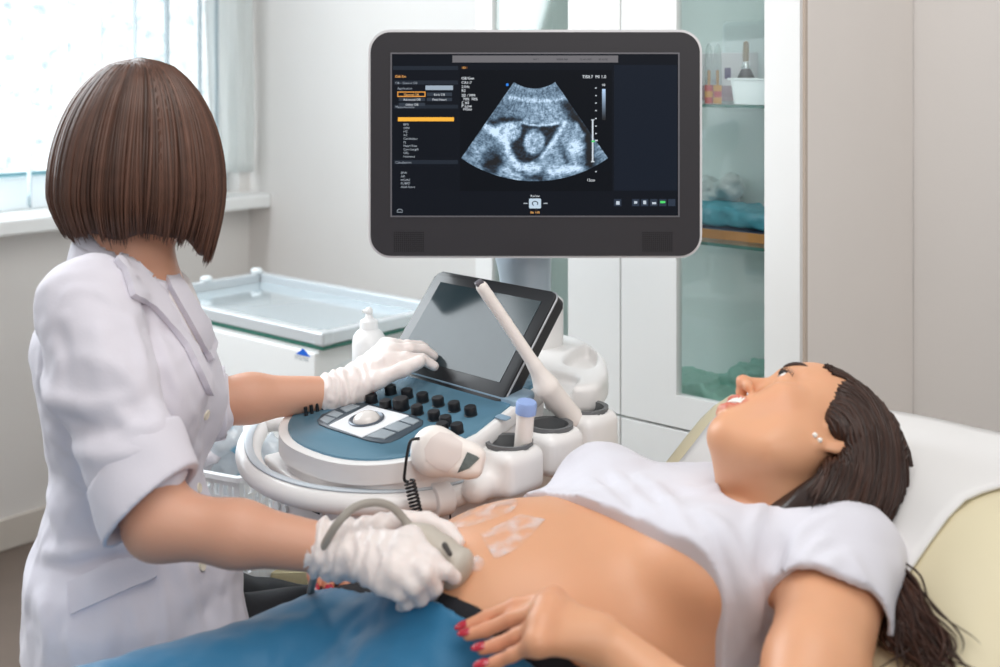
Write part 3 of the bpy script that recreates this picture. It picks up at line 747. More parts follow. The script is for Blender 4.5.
for w_, b_ in ((-.15, -.05), (.17, -.05), (-.15, .43), (.17, .43)):
    bm = bmesh.new(); c = LC(w_, b_, .0552)
    for s_ in (-.018, .018): add_lathe(bm, [(0, -.011), (.045, -.011), (.055, -.005), (.055, .005), (.045, .011), (0, .011)], Mx(c + W * s_, Bv, UP, W), 24)
    add_lathe(bm, [(.016, .03), (.016, .055)], Mx(c, (1, 0, 0), (0, 1, 0), UP), 12); obj('caster', bm, mat('caster_dark', rgb('3A3C40'), .5), mach, sharp=40)
# rear tray with two hollows, side rail with three probe cups (modelled as one smooth body)
Rk = np.stack([W, Bv, UP], 1)
ol = [PZ(x, y, .868) for x, y in ((559, 334), (578, 339), (594, 347), (605, 358), (608.5, 371), (606, 378), (597, 386), (580, 388), (560, 387), (545, 386))] + [LC(.06, .30, 0), LC(-.16, .30, 0), LC(-.19, .36, 0), LC(-.18, .50, 0), LC(-.14, .54, 0)]
s = SDF(); s.poly(smooth_path(ol, 4, True), .826, .872, .012)
s.poly(smooth_path([PZ(x, y, .868) for x, y in ((563, 363), (573, 352), (588, 346.5), (597, 354), (596, 365), (588, 370.5), (574, 369))], 4, True), .846, .93, .006, .003, 'sub')
s.poly(smooth_path([PZ(x, y, .868) for x, y in ((545, 374), (560, 374), (578, 378), (574, 386.5), (560, 389), (545, 388))], 4, True), .855, .93, .005, .003, 'sub')
link('rear_tray', s.mesh('rear_tray', .0035), m_mw, mach)
cups = [(509, 446), (550, 428.5), (586, 411)]; cz = [.83, .832, .836]
cc = [PZ(px, py, z) for (px, py), z in zip(cups, cz)]
s = SDF()
for i, c in enumerate(cc):
    s.cyl(c + UP * .004, c - UP * .055, .040, .014, .010)
    s.box(c - UP * .028 + W * .006 + Bv * -.002, (.035, .038, .030), .014, Rk, .010)
s.cone(LC(.205, .03, .787), cc[0] - UP * .03, .019, .022, .02)
s.cone(cc[0] - UP * .03 - W * .03, LC(.14, .12, .80), .022, .02, .02)
s.cone(cc[2] - UP * .04, LC(.10, .36, .805), .022, .022, .02)
s.cone(cc[0] - UP * .04 - W * .03, cc[2] - UP * .035 - W * .03, .020, .020, .015)
for i, c in enumerate(cc):
    s.cyl(c + UP * .03, c - UP * .05, .0325, .004, .003, 'sub')
    s.box(c + W * .05 + Bv * .036 - UP * .01, (.035, .0045, .07), .002, Rk, .003, 'sub')
link('probe_holder_rail', s.mesh('probe_holder_rail', .003), m_mw, mach)
for c in cc:
    bm = bmesh.new(); r0 = .0318
    prof = [(.0275, .0075), (.0345, .0085), (.034, .003), (r0, -.002), (r0, -.049), (0, -.049), (0, -.046), (.0275, -.044), (.0275, .0075)]
    add_lathe(bm, prof, Mx(c, (1, 0, 0), (0, 1, 0), UP), 32, False); obj('probe_cup', bm, m_grey, mach, sharp=40)
# clips on the rail
def strap(name, px, py, wd, m):
    c = PZ(px, py, .778); i = min(range(len(SP)), key=lambda k: np.linalg.norm(SP[k] - c)); c = SP[i]; t_ = nrm(SP[min(i + 1, len(SP) - 1)] - SP[i - 1])
    n_ = nrm(np.cross(UP, t_)); bm = bmesh.new(); pts = [(.0285 * math.cos(a) * 1.0, .0225 * math.sin(a) + (.0 if math.sin(a) > 0 else -.008 * 0)) for a in np.linspace(0, 2 * math.pi, 28)[:-1]]
    add_prism(bm, pts, -wd / 2, wd / 2, Mx(c, n_, UP, t_), .002, 2); obj(name, bm, m, mach, sharp=50); return c, t_, n_
SP = [np.array(a) for a in smooth_path(rp, 12)]
strap('rail_clip', 442, 497, .026, m_mw); strap('rail_strap', 489, 480, .022, m_cream2)
# side tray of clear plastic for the gel bottle
m_clear = pane_mat('clear_acrylic', (.93, .96, .97), .12)
bm = bmesh.new(); o1 = rrect(-.30, .13, -.19, .28, .02); 
for (pts, z0, z1) in ((o1, .790, .793),): add_prism(bm, pts, z0, z1, MK)
n_ = len(o1); ra = [bm.verts.new(Vector((MK @ Vector((x, y, .793))))) for x, y in o1]; rb_ = [bm.verts.new(Vector((MK @ Vector((x * 1.0, y, .865 if y > .2 else .835))))) for x, y in o1]
for i in range(n_): bm.faces.new((ra[i], ra[(i + 1) % n_], rb_[(i + 1) % n_], rb_[i]))
obj('clear_side_tray', bm, m_clear, mach, sharp=40)
bm = bmesh.new(); add_box(bm, (-.20, .16, .774), (-.10, .25, .789), MK, .003); obj('tray_bracket', bm, m_mw, mach)
# touch panel
cb = V3(-.0925, 1.8525, .872); Uw = nrm(W); Uu = Bv * .115 + UP * .137; hgt = np.linalg.norm(Uu); Uu = nrm(Uu); Un = np.cross(Uw, Uu)
MT = Mx(cb, Uw, Uu, Un)
bm = bmesh.new(); add_prism(bm, rrect(-.142, -.008, .139, hgt + .006, .012), -.026, .0, MT, .003, 3); tp = obj('touch_panel', bm, m_bez, mach, sharp=50)
bm = bmesh.new(); add_prism(bm, rrect(-.144, -.010, .141, hgt + .008, .013), -.006, -.0035, MT, .001, 2); obj('panel_trim', bm, mat('trim_silver', rgb('A9ABB0'), .35, metal=.5), tp, sharp=50)
m_tscr = mat('touch_glass', rgb('2A363B'), .12, spec=.35, coat=.0, var=.25, var_scale=14)
bm = bmesh.new(); add_box(bm, (-.120, .022, -.0005), (.117, hgt - .014, .0007), MT); obj('touch_screen', bm, m_tscr, tp)
bm = bmesh.new(); add_prism(bm, [(-.08, -.01), (.09, -.01), (.085, .05), (-.075, .05)], -.06, -.02, MT, .006, 2); obj('panel_mount', bm, m_blk, tp, sharp=50)
bm = bmesh.new(); add_prism(bm, rrect(-.155, .155, .16, .20, .01), lambda x, y: zt(y) - .004, 0, MK, .003, 2, lambda x, y: zt(y) + .006); obj('hinge_strip', bm, mat('hinge_blue', rgb('8FA6B8'), .35, metal=.3), mach, sharp=50)
qd = DK(495, 432); bm = bmesh.new(); c = LC(qd[0], qd[1], 0)
q = DK(503, 418); add_prism(bm, rrect(q[0] - .012, q[1] - .006, q[0] + .012, q[1] + .006, .003), lambda x, y: zt(y), 0, MK, .0004, 1, lambda x, y: zt(y) + .0018); obj('panel_button', bm, mat('button_slate', rgb('7F96A8'), .4), mach)
# monitor column, arm and yoke
pc = P(541, 345, 2.10); bm = bmesh.new(); add_prism(bm, rrect(-.034, -.034, .034, .034, .02), .80, .955, Mx(V3(pc[0], pc[1], 0), W, Bv, UP), .006, 2); obj('arm_column', bm, m_mw, mach, sharp=50)
m_arm = mat('arm_silver_blue', rgb('A9B6C0'), .35, metal=.25)
s = SDF(); a0 = V3(pc[0] - .028, 2.09, 0)
s.cyl(a0 + UP * .95, a0 + UP * 1.045, .045, .008, .01)
s.cone(a0 + V3(-.01, 0, 1.02), V3(pc[0] - .085, 2.12, 1.10), .034, .03, .02); s.cone(V3(pc[0] - .085, 2.12, 1.10), V3(.03, 2.115, 1.20), .03, .028, .02); s.cone(V3(.03, 2.115, 1.20), V3(.05, 2.06, 1.22), .03, .035, .02)
link('monitor_arm', s.mesh('monitor_arm', .004), m_arm, mach)
# ---- monitor (faces the room's near side)
YM = 2.0
def MN(px, py, off=0.): p = P(px, py, YM); p[1] -= off; return p
def mrect(bm, x0, y0, x1, y1, off, thick=.0004, r=0):
    a = MN(x0, y1); b = MN(x1, y0); M_ = Mx((0, YM, 0), (1, 0, 0), UP, (0, -1, 0))
    if r: add_prism(bm, rrect(a[0], a[2], b[0], b[2], r), off - thick, off, M_)
    else: add_box(bm, (a[0], a[2], off - thick), (b[0], b[2], off), M_)
MM = Mx((0, YM, 0), (1, 0, 0), UP, (0, -1, 0))
a = MN(368, 258.5); b = MN(702.5, 29.5)
bm = bmesh.new(); add_prism(bm, rrect(a[0], a[2], b[0], b[2], .038, 10), -.045, -.004, MM, .010, 3); mon = obj('monitor', bm, mat('monitor_shell_white', rgb('E6E4E6'), .35), mach, sharp=50)
bm = bmesh.new(); add_prism(bm, rrect(a[0] + .0045, a[2] + .0045, b[0] - .0045, b[2] - .0045, .034, 10), -.012, .0, MM, .002, 2); obj('monitor_bezel', bm, mat('bezel_charcoal', rgb('312F33'), .45), mon, sharp=50)
bm = bmesh.new(); add_prism(bm, rrect(a[0] + .1, a[2] + .08, b[0] - .1, b[2] - .08, .03), -.075, -.044, MM, .01, 2); obj('monitor_back', bm, mat('back_white', rgb('DAD9DB'), .4), mon, sharp=50)
bm = bmesh.new(); mrect(bm, 390.5, 52.5, 679.5, 217, .0012, .001); obj('screen_edge', bm, mat('edge_grey', rgb('6F6E74'), .35), mon)
def glow(name, c, s_=1.0, base=(.004, .005, .007)):
    return mat(name, base, .3, spec=.12, emis=c, emis_s=s_)
bm = bmesh.new(); mrect(bm, 392, 54, 678, 215.5, .0016, .001); obj('display', bm, glow('display_navy', rgb('0B0E15'), 1.0), mon)
zo = .0018
def UI(name, rects, c, s_=1., off=zo, r=0):
    bm = bmesh.new()
    for q in rects: mrect(bm, *q, off, .0002, r)
    return obj(name, bm, glow(name + '_glow', c, s_), mon)
UI('interface_panels', [(393, 66, 458, 70), (394, 80.5, 458, 84.5), (394, 104.8, 458, 108.5), (394, 160, 458, 164)], rgb('20262F'))
UI('scan_window', [(460, 70, 612, 191)], rgb('05070C'), off=zo)
UI('side_window', [(614, 65, 677, 190.5)], rgb('121823'), off=zo)
UI('title_bar', [(452.5, 55.5, 618, 62.5)], rgb('6B696C'), off=zo + .0002)
UI('list_boxes', [(397, 110, 457, 156.5), (397, 166, 457, 188.5)], rgb('0A0D14'), off=zo)
UI('menu_buttons', [(399, 97.8, 425, 101), (427, 97.8, 452, 101), (427, 92.5, 452, 96), (399, 102.8, 425, 106)], rgb('303741'), off=zo + .0002)
UI('dropdown_field', [(425.5, 85.5, 453, 90)], rgb('97A5B3'), off=zo + .0002)
UI('active_button', [(397.5, 91.6, 425.5, 92.4), (397.5, 96, 425.5, 96.8), (397.5, 91.6, 398.3, 96.8), (424.7, 91.6, 425.5, 96.8)], rgb('F0A54A'), off=zo + .0004)
UI('selected_row', [(398, 117.2, 454, 121.2)], rgb('F0AE3C'), off=zo + .0004)
for q in ((461.5, 66.6, 467.5, 68.8), (395, 75, 404, 77.8),): UI('orange_tab', [q], rgb('5A3A20'), off=zo + .0004)
UI('white_ticks', [(595, y, 596.6, y + 1) for y in (87.5, 95, 102.5, 110, 118, 125.5, 133, 171)] + [(591.8, 119.8, 593.3, 161.6), (591, 119.4, 594.3, 120.2), (591, 161, 594.3, 162), (595, 139.8, 597.5, 141)], rgb('C9D2DA'), off=zo + .0012)
UI('blue_marker', [(506, 83.3, 508.6, 86)], rgb('2F7FE0'), off=zo + .0006, r=.0018)
for q in ((591.5, 140.4, 594.5, 142), (660, 200.8, 665, 203),): UI('green_mark', [q], rgb('4FD36A'), off=zo + .0014)
UI('toolbar_icons', [(x, 199, x + 7.2, 206) for x in (614, 632, 641, 650, 659, 668)], rgb('2B3442'), off=zo + .0002)
for q in ((616, 201, 619.5, 204.5), (634, 201, 637, 203.5), (643, 200.5, 646, 204), (652, 202, 656, 204),): UI('icon_mark', [q], rgb('B9C3CE'), off=zo + .0006)
UI('review_button', [(529, 198.4, 541, 208.3)], rgb('B9CBDA'), off=zo + .0002, r=.002)
bm = bmesh.new(); c = MN(535, 203.3, zo + .0010); add_tube(bm, [c + V3(math.cos(t_) * .0046, 0, math.sin(t_) * .0046 * .8) for t_ in np.linspace(-.6, 4.2, 14)], .0009, 5); obj('review_symbol', bm, glow('review_symbol_glow', rgb('3A4652')), mon)
UI('arrows', [(523.5, 202.8, 527.5, 203.6), (543.5, 202.8, 547.5, 203.6)], rgb('B5BDC6'), off=zo + .0006)
bm = bmesh.new()
for i in range(8):
    t_ = math.pi * i / 7; 
add_tube(bm, [MN(400, 211, zo + .001) + V3(.0045 * math.cos(t_) , 0, .0035 * math.sin(t_) + (.0)) for t_ in np.linspace(0, math.pi, 9)] + [MN(397.2, 212, zo + .001), MN(402.8, 212, zo + .001)], .0005, 5); obj('cloud_symbol', bm, glow('cloud_glow', rgb('9AA3AD')), mon)
# grey-scale bar: a stepped wedge
for k in range(1):
    bm = bmesh.new(); vs = []; lay = bm.loops.layers.float_color.new('Col')
    n_ = 14; ys = [89 + 31 * i / n_ for i in range(n_ + 1)]
    L_ = [bm.verts.new(MN(602, y, zo + .0006)) for y in ys]; R_ = [bm.verts.new(MN(605.4, y, zo + .0006)) for y in ys]
    for i in range(n_):
        f = bm.faces.new((L_[i], R_[i], R_[i + 1], L_[i + 1]))
        for lp in f.loops:
            q = 1 - (ys.index(ys[i]) + (0 if lp.vert in (L_[i], R_[i]) else 1)) / n_; lp[lay] = (.45 * q ** 1.6, .62 * q ** 1.6, .85 * q ** 1.6, 1)
    m_scan = bpy.data.materials.new('scan_image'); m_scan.use_nodes = True; b_ = m_scan.node_tree.nodes['Principled BSDF']
    at = m_scan.node_tree.nodes.new('ShaderNodeVertexColor'); at.layer_name = 'Col'; m_scan.node_tree.links.new(at.outputs[0], b_.inputs['Emission Color']); b_.inputs['Emission Strength'].default_value = 1.0; b_.inputs['Base Color'].default_value = (.005, .005, .007, 1); b_.inputs['Roughness'].default_value = .3
    obj('grey_scale_bar', bm, m_scan, mon)
# writing
def words_on(name, items, c, s_=1.):
    bm = bmesh.new()
    for txt, x, y, sz, al in items:
        p = MN(x, y, zo + .0009); text_mesh(bm, txt, Mx(p, (1, 0, 0), UP, (0, -1, 0)), sz * YM / F * 1.02, al)
    return obj(name, bm, glow(name + '_glow', c, s_), mon)
words_on('interface_text', [('OB - General OB', 395.5, 84, 3.0, 'LEFT'), ('Application', 397.5, 89.5, 3.2, 'LEFT'), ('Measurements', 395.5, 108, 3.2, 'LEFT'), ('Calculations', 395.5, 163.4, 3.2, 'LEFT')], rgb('98A0AB'))
words_on('measurement_list', [(s_, 403.5, 125.4 + 3.55 * i, 3.0, 'LEFT') for i, s_ in enumerate(('BPD', 'OFD', 'HC', 'AC', 'Cerebellum', 'FL', 'Heart Rate', 'Cerv Length', 'CRL', 'Humerus'))], rgb('A9B1BA'))
words_on('calculation_list', [(s_, 401, 173.8 + 3.5 * i, 3.0, 'LEFT') for i, s_ in enumerate(('EFW', 'AFI', 'HC/AC', 'FL/BPD', 'AUA Score'))], rgb('A9B1BA'))
words_on('button_text', [('Early OB', 439.5, 95.6, 3.0, 'CENTER'), ('Advanced OB', 412, 100.6, 3.0, 'CENTER'), ('Fetal Heart', 439.5, 100.6, 3.0, 'CENTER'), ('Other OB', 412, 105.6, 3.0, 'CENTER')], rgb('D2D7DD'))
for q in [('General OB', 411.5, 95.6, 3.0, 'CENTER'), ('Calc Set', 395.3, 77.5, 3.2, 'LEFT'), ('2D', 462.5, 68.6, 2.6, 'LEFT'), ('B6 150', 535, 213.3, 3.2, 'CENTER')]: words_on('orange_caption', [q], rgb('F2B469'))
words_on('scan_text', [('OB/Gen', 461.5, 79.5, 3.7, 'LEFT'), ('CA1-7', 461.5, 83.8, 3.7, 'LEFT'), ('21Hz', 461.5, 88, 3.7, 'LEFT'), ('R2', 461.5, 92, 3.7, 'LEFT'), ('2D / MM', 461.5, 96.6, 3.7, 'LEFT'), ('70%  70%', 463, 100.3, 3.7, 'LEFT'), ('C 60', 461.5, 104, 3.7, 'LEFT'), ('P Low', 461.5, 107.3, 4.0, 'LEFT'), ('HGen', 463, 110.3, 3.6, 'LEFT'), ('TIS0.7  MI 1.0', 582, 78.2, 4.2, 'LEFT'), ('90', 603.5, 86, 3.2, 'CENTER'), ('12cm', 586.5, 181.2, 3.7, 'LEFT'), ('Review', 535, 196.8, 3.0, 'CENTER')], rgb('E4EAF0'))
words_on('title_text', [('M/T1', 536, 60.3, 2.6, 'CENTER'), ('00000-000', 562, 60.3, 2.6, 'CENTER'), ('01-01-0001', 586, 60.3, 2.6, 'CENTER'), ('00:00:00', 603, 60.3, 2.6, 'CENTER')], rgb('2F2F33'))
# the sector scan: echo pattern computed from a few shapes and speckle
apx, apy = 534.5, 52.5; r0_, r1_, ha = 36., 128.5, math.radians(34.8)
NA, NR = 300, 230
A_ = np.linspace(-ha, ha, NA); R_ = np.linspace(r0_, r1_, NR); AA, RR = np.meshgrid(A_, R_, indexing='ij')
X = apx + RR * np.sin(AA); Y = apy + RR * np.cos(AA)
zx, zy = (X - 450) * 5.559, (Y - 70) * 5.559
def blob(cx, cy, rx, ry, soft=.35, rot=0.):
    c, s_ = math.cos(rot), math.sin(rot); u = ((zx - cx) * c + (zy - cy) * s_) / rx; v = (-(zx - cx) * s_ + (zy - cy) * c) / ry
    return 1 / (1 + np.exp((np.hypot(u, v) - 1) / soft * 3))
def band(pts, wd):
    d = np.full(zx.shape, 1e9)
    for (xa, ya), (xb, yb) in zip(pts, pts[1:]):
        t_ = np.clip(((zx - xa) * (xb - xa) + (zy - ya) * (yb - ya)) / ((xb - xa) ** 2 + (yb - ya) ** 2), 0, 1)
        d = np.minimum(d, np.hypot(zx - xa - t_ * (xb - xa), zy - ya - t_ * (yb - ya)))
    return np.exp(-(d / wd) ** 2)
rs = np.random.RandomState(5)
def speck(na, nr):
    g = rs.rand(na + 2, nr + 2); u = (AA + ha) / (2 * ha) * na; v = (RR - r0_) / (r1_ - r0_) * nr
    i = np.minimum(u.astype(int), na); j = np.minimum(v.astype(int), nr); fu, fv = u - i, v - j
    fu = fu * fu * (3 - 2 * fu); fv = fv * fv * (3 - 2 * fv)
    return g[i, j] * (1 - fu) * (1 - fv) + g[i + 1, j] * fu * (1 - fv) + g[i, j + 1] * (1 - fu) * fv + g[i + 1, j + 1] * fu * fv - .5
I = .40 + .0 * zx
I += .10 * (RR < 60) * np.sin(RR * 1.3) * .5
I = I * (1 - .25 * blob(340, 230, 120, 50)) 
I += .5 * band([(330, 150), (400, 163), (480, 170), (560, 168), (650, 155)], 8) + .12 * band([(365, 85), (470, 112), (590, 85)], 6)
I += .14 * blob(500, 235, 190, 55, .4)
dark = np.zeros_like(I)
cav = in_poly(zx, zy, [(395, 288), (480, 312), (612, 298), (560, 390), (500, 478), (440, 520), (370, 505), (330, 420), (385, 370), (400, 330)]).astype(float)
I = I * (1 - cav) + .06 * cav
def soften(A, n=5):
    for _ in range(n): A = (A + np.roll(A, 2, 0) + np.roll(A, -2, 0) + np.roll(A, 2, 1) + np.roll(A, -2, 1)) / 5
    return A
I = soften(I); cav = soften(cav)
I += .6 * band([(395, 290), (440, 304), (490, 309), (550, 305), (600, 296)], 7)
I -= .33 * band([(220, 298), (300, 275), (390, 280)], 16) + .28 * blob(225, 545, 45, 40) + .3 * band([(262, 500), (330, 545), (400, 580), (500, 600)], 22) + .22 * blob(230, 470, 50, 60)
I += .55 * band([(205, 310), (260, 350), (310, 400), (330, 470), (390, 540)], 20) + .35 * band([(240, 350), (290, 310), (370, 300)], 15)
I += .32 * blob(350, 350, 42, 36, .3) + .3 * band([(310, 380), (305, 335), (350, 312)], 12)
ov = blob(468, 400, 58, 68, .22, .15); I = I * (1 - ov) + (.62 + .16 * band([(430, 370), (425, 420), (450, 465)], 16)) * ov
I += .5 * blob(455, 548, 46, 36, .3) - .25 * blob(475, 565, 20, 14)
rt = in_poly(zx, zy, [(640, 285), (720, 300), (760, 420), (700, 560), (520, 590), (505, 490), (560, 400)]).astype(float)
I += soften(rt) * .12 + .3 * band([(640, 290), (580, 390), (510, 480)], 12)
I += .4 * band([(700, 300), (740, 360)], 14) + .35 * blob(705, 435, 45, 40, .5) + .4 * band([(560, 570), (640, 555), (720, 545)], 22) - .25 * band([(620, 420), (650, 500)], 20)
I += .42 * band([(320, 545), (380, 590)], 34) + .2 * band([(140, 470), (220, 420)], 30)
I -= .45 * band([(650, 200), (760, 360), (780, 520)], 34) ; I += .18 * band([(800, 480), (860, 440)], 8) + .15 * band([(790, 450), (840, 415)], 7)
I += (.42 * speck(48, 34) + .42 * speck(110, 90) + .30 * speck(26, 150)) * (.25 + .9 * np.clip(I, 0, 1))
I = np.clip(I * 1.08, .015, 1) ** 1.6
Cc = np.stack([.62 * I ** 1.25, .80 * I ** 1.08, 1.0 * I ** .98], -1) * .95
me = bpy.data.meshes.new('sector_scan'); vv = np.stack([(X - CX) / F * YM, np.full(X.shape, YM - zo - .0006), H - (Y - HY) / F * YM], -1).reshape(-1, 3)
ii = np.arange(NA * NR).reshape(NA, NR); qs = np.stack([ii[:-1, :-1], ii[1:, :-1], ii[1:, 1:], ii[:-1, 1:]], -1).reshape(-1, 4)
me.from_pydata(vv.tolist(), [], qs[:, ::-1].tolist()); at = me.color_attributes.new('Col', 'FLOAT_COLOR', 'POINT')
at.data.foreach_set('color', np.concatenate([Cc.reshape(-1, 3), np.ones((NA * NR, 1))], 1).astype(np.float32).ravel())
link('sector_scan', me, m_scan, mon)
# speaker grilles: fields of small holes pressed in the bezel
m_hole = mat('grille_hole', rgb('1D1B1F'), .7)
for x0 in (394.5, 643):
    bm = bmesh.new()
    for i in range(15):
        for j in range(10):
            c = MN(x0 + i * 2.05, 232.5 + j * 2.05, .0); add_box(bm, (c[0] - .0011, c[2] - .0011, -.0003), (c[0] + .0011, c[2] + .0011, .00045), MM)
    obj('speaker_grille', bm, m_hole, mon)

# ------------------------------------------------------------------ things standing on or hanging from the machine
p = LC(-.262, .212, .7935); M = Mx(p, (1, 0, 0), (0, 1, 0), UP)
bt = P(369, 380, 2.075); p = V3(bt[0], bt[1], .7935); M = Mx(p, (1, 0, 0), (0, 1, 0), UP)
t = thing('gel_bottle', 'white squeeze bottle of gel standing in the clear side tray', 'bottle', p)
m_bot = mat('bottle_white', rgb('F1F1F1'), .4, coat=.1)
bm = bmesh.new(); add_lathe(bm, [(.0, 0), (.026, 0), (.0295, .004), (.0295, .088), (.028, .098), (.022, .107), (.015, .112), (.014, .116)], M, 32); obj('bottle_body', bm, m_bot, t, sharp=50)
bm = bmesh.new(); add_lathe(bm, [(.0145, .112), (.0165, .113), (.0155, .126), (.010, .129), (.0065, .132), (.0055, .137), (0, .137)], M, 24); cp_ = obj('nozzle_cap', bm, m_bot, t, sharp=50)
bm = bmesh.new(); add_lathe(bm, [(.0035, .136), (.0065, .139), (.007, .144), (.004, .149), (0, .150)], M, 16); add_box(bm, (-.012, -.003, .140), (.006, .003, .145), M, .0015); obj('spout_tip', bm, m_bot, cp_, sharp=50)
# endocavity probe: long slim wand standing in the third cup
a = P(482, 287, 1.725); b = P(506, 322, 1.735); c = P(535, 366, 1.745); d = P(546, 386, 1.752); e = P(571, 417, 1.785); f_ = P(580, 428, 1.80)
s = SDF(); s.chain([a, a + (b - a) * .25, b, c], [.0092, .0090, .0088, .0100], .0015); s.cone(c, d, .0100, .0185, .006); s.cone(d, e, .0185, .0172, .004); s.cone(e, f_, .0172, .013, .004)
t = thing('wand_probe', 'long ivory wand probe leaning in the rearmost cup across the touch panel', 'probe', f_); link('probe_shell', s.mesh('probe_shell', .0025), m_cream2, t)
u = nrm(a - b); x_, y_, z_ = axis_frame(u); bm = bmesh.new(); add_box(bm, (-.0062, -.0062, .004), (.0062, .0062, .0115), Mx(a, x_, y_, z_), .002); obj('probe_tip', bm, mat('tip_dark', rgb('5A565C'), .3), t)
# capped tube in the first cup
p0 = V3(cc[0][0] + .016, cc[0][1] + .002, .788); p1 = P(526.5, 404, cc[0][1] - .012); ax = nrm(p1 - p0); L_ = np.linalg.norm(p1 - p0)
t = thing('capped_tube', 'white tube with light blue cap standing in the first probe cup', 'tube', p0)
bm = bmesh.new(); add_lathe(bm, [(0, 0), (.012, 0), (.0125, .003), (.0125, L_ - .012), (0, L_ - .012)], frame_at(p0, ax), 28); obj('tube_body', bm, m_cream2, t, sharp=50)
bm = bmesh.new(); add_lathe(bm, [(.0128, L_ - .0135), (.0148, L_ - .013), (.0150, L_), (.0135, L_ + .0035), (0, L_ + .0045)], frame_at(p0, ax), 28); obj('blue_cap', bm, mat('cap_blue', rgb('8FA6D6'), .4), t, sharp=50)
# hand unit clipped on the rail, with its coiled lead
a = P(430, 450, 1.585); b = P(474, 462, 1.565); ax = nrm(b - a); vw = nrm(V3(0, 0, H) - a); sd = nrm(np.cross(ax, vw)); nn = np.cross(ax, sd); Rh = np.stack([ax, sd, nn], 1)
s = SDF(); s.ell(a + ax * .004, (.031, .0305, .019), Rh, .02); s.box(a + ax * .03, (.036, .023, .0155), .013, Rh, .025); s.box(a + ax * .055, (.022, .0185, .013), .010, Rh, .015)
t = thing('hand_unit', 'ivory handheld unit hooked on the white rail with a coiled black lead', 'handset', a - UP * .03); link('hand_unit_shell', s.mesh('hand_unit_shell', .0025), m_cream2, t)
hb = bvh([o for o in t.children if o.name.startswith('hand_unit_shell')][0].data)
bm = bmesh.new(); patch(bm, hb, [(457.6, 472.5), (467.5, 452), (480, 457.5), (469, 468.6)], 2., .0012, .0012); obj('label_plate', bm, mat('label_grey', rgb('5E6664'), .4, var=.45, var_scale=200), t, sharp=50)
bm = bmesh.new(); patch(bm, hb, [(424.6, 448.8), (431, 438), (439.5, 432.3), (450, 434), (462.6, 443), (461, 458), (448, 472), (436, 468), (426.3, 459.5)], 2., .0012, .0012); obj('face_inset', bm, mat('inset_ivory', rgb('DFD3CE'), .45), t, sharp=50)
cb_ = [P(419.5, 438.5, 1.57), P(411, 440.5, 1.565), P(407.5, 452, 1.562), P(405, 470, 1.56), P(404.5, 480, 1.56), P(409, 482, 1.56)]
bm = bmesh.new(); add_tube(bm, smooth_path(cb_, 6), .0021, 8); t_a, t_b = P(409.5, 481, 1.556), P(418, 517, 1.55); ax2 = nrm(t_b - t_a); xx, yy, zz = axis_frame(ax2); LL = np.linalg.norm(t_b - t_a); nt_ = 10
add_tube(bm, [t_a + ax2 * LL * k / (nt_ * 12) + .0068 * (math.cos(2 * math.pi * k / 12) * xx + math.sin(2 * math.pi * k / 12) * yy) for k in range(nt_ * 12 + 1)], .0016, 6)
tail = [t_b, P(423, 540, 1.58), P(440, 600, 1.66), P(425, 690, 1.74)]; add_tube(bm, smooth_path(tail, 6), .002, 6); obj('coiled_lead', bm, m_blk, t, True)
# two thin leads hanging under the rail are part of the rail clip
bm = bmesh.new()
for x0, x1 in ((437, 438.5), (446.5, 449)): add_tube(bm, smooth_path([P(x0, 503, 1.60), P(x1, 510, 1.61), P(x1 + 1, 530, 1.63), P(x1 - 4, 640, 1.70)], 6), .0014, 6)
obj('hanging_lead', bm, m_blk, mach, True)
# red and black pouch in the rear tray
p = LC(.065, .345, .872); p = P(527, 382, 1.93); s = SDF(); s.ell(p, (.02, .016, .014), None, .02); s.ell(p + V3(.012, .012, .004), (.014, .014, .012), None, .02); s.warps.append(lambda Q, d: d + .01 * vnoise(Q * 90))
me = s.mesh('sachet', .0025); q = coords(me); f1 = vnoise(q * 120) > .03; C_ = np.where(f1[:, None], np.array(rgb('E05A28')), np.array(rgb('3A1512'))); set_tint(me, C_)
tag(link('sachet', me, mat('red_foil', (1, 1, 1), .3, tint=True)), 'small crumpled red and black sachet tucked behind the touch panel', 'sachet')

# stool with cream top and the white basket on it
m_crm = mat('cream_vinyl', rgb('DCCFA8'), .45, var=.02, bump=.06, bump_scale=150)
def low_table(name, label, cat, c, x0, x1, y0, y1, z, mtop, medge, posts):
    t = thing(name, label, cat, c); MS = Mx(c, nrm(V3(.995, .06, 0)), nrm(V3(-.06, .995, 0)), UP)
    bm = bmesh.new(); add_prism(bm, rrect(x0, y0, x1, y1, .018), z - .027, z, MS, .008, 3); obj('top', bm, mtop, t, sharp=50)
    bm = bmesh.new(); add_prism(bm, rrect(x0 + .002, y0 + .002, x1 - .002, y1 - .002, .016), z - .042, z - .0275, MS, .003, 2); obj('edge_board', bm, medge, t, sharp=50)
    for x, y in posts:
        bm = bmesh.new(); add_box(bm, (x - .009, y - .009, 0), (x + .009, y + .009, z - .042), MS, .003); obj('post', bm, m_post, t)
m_post = mat('post_black', rgb('1D2124'), .4); m_wood = mat('wood_edge', rgb('A58A55'), .5, var=.15)
cs = V3(-.385, 2.06, 0)
low_table('cream_bench', 'low cream topped bench with wooden edge beyond the gloved wrist and blue trousers', 'bench', V3(-.27, 2.16, 0), -.145, .14, -.13, .14, .497, m_crm, m_wood, ((-.10, -.09), (.11, -.09), (-.10, .11), (.11, .11)))
low_table('basket_stand', 'small black stand on dark posts under the white slotted basket', 'stand', V3(-.472, 2.06, 0), -.10, .052, -.095, .11, .49, m_post, m_post, ((-.075, -.07), (.040, -.07), (-.075, .09), (.040, .09)))
kb = thing('laundry_basket', 'white slotted plastic basket filled with clear bags beside the machine', 'basket', cs + V3(-.08, 0, .49))
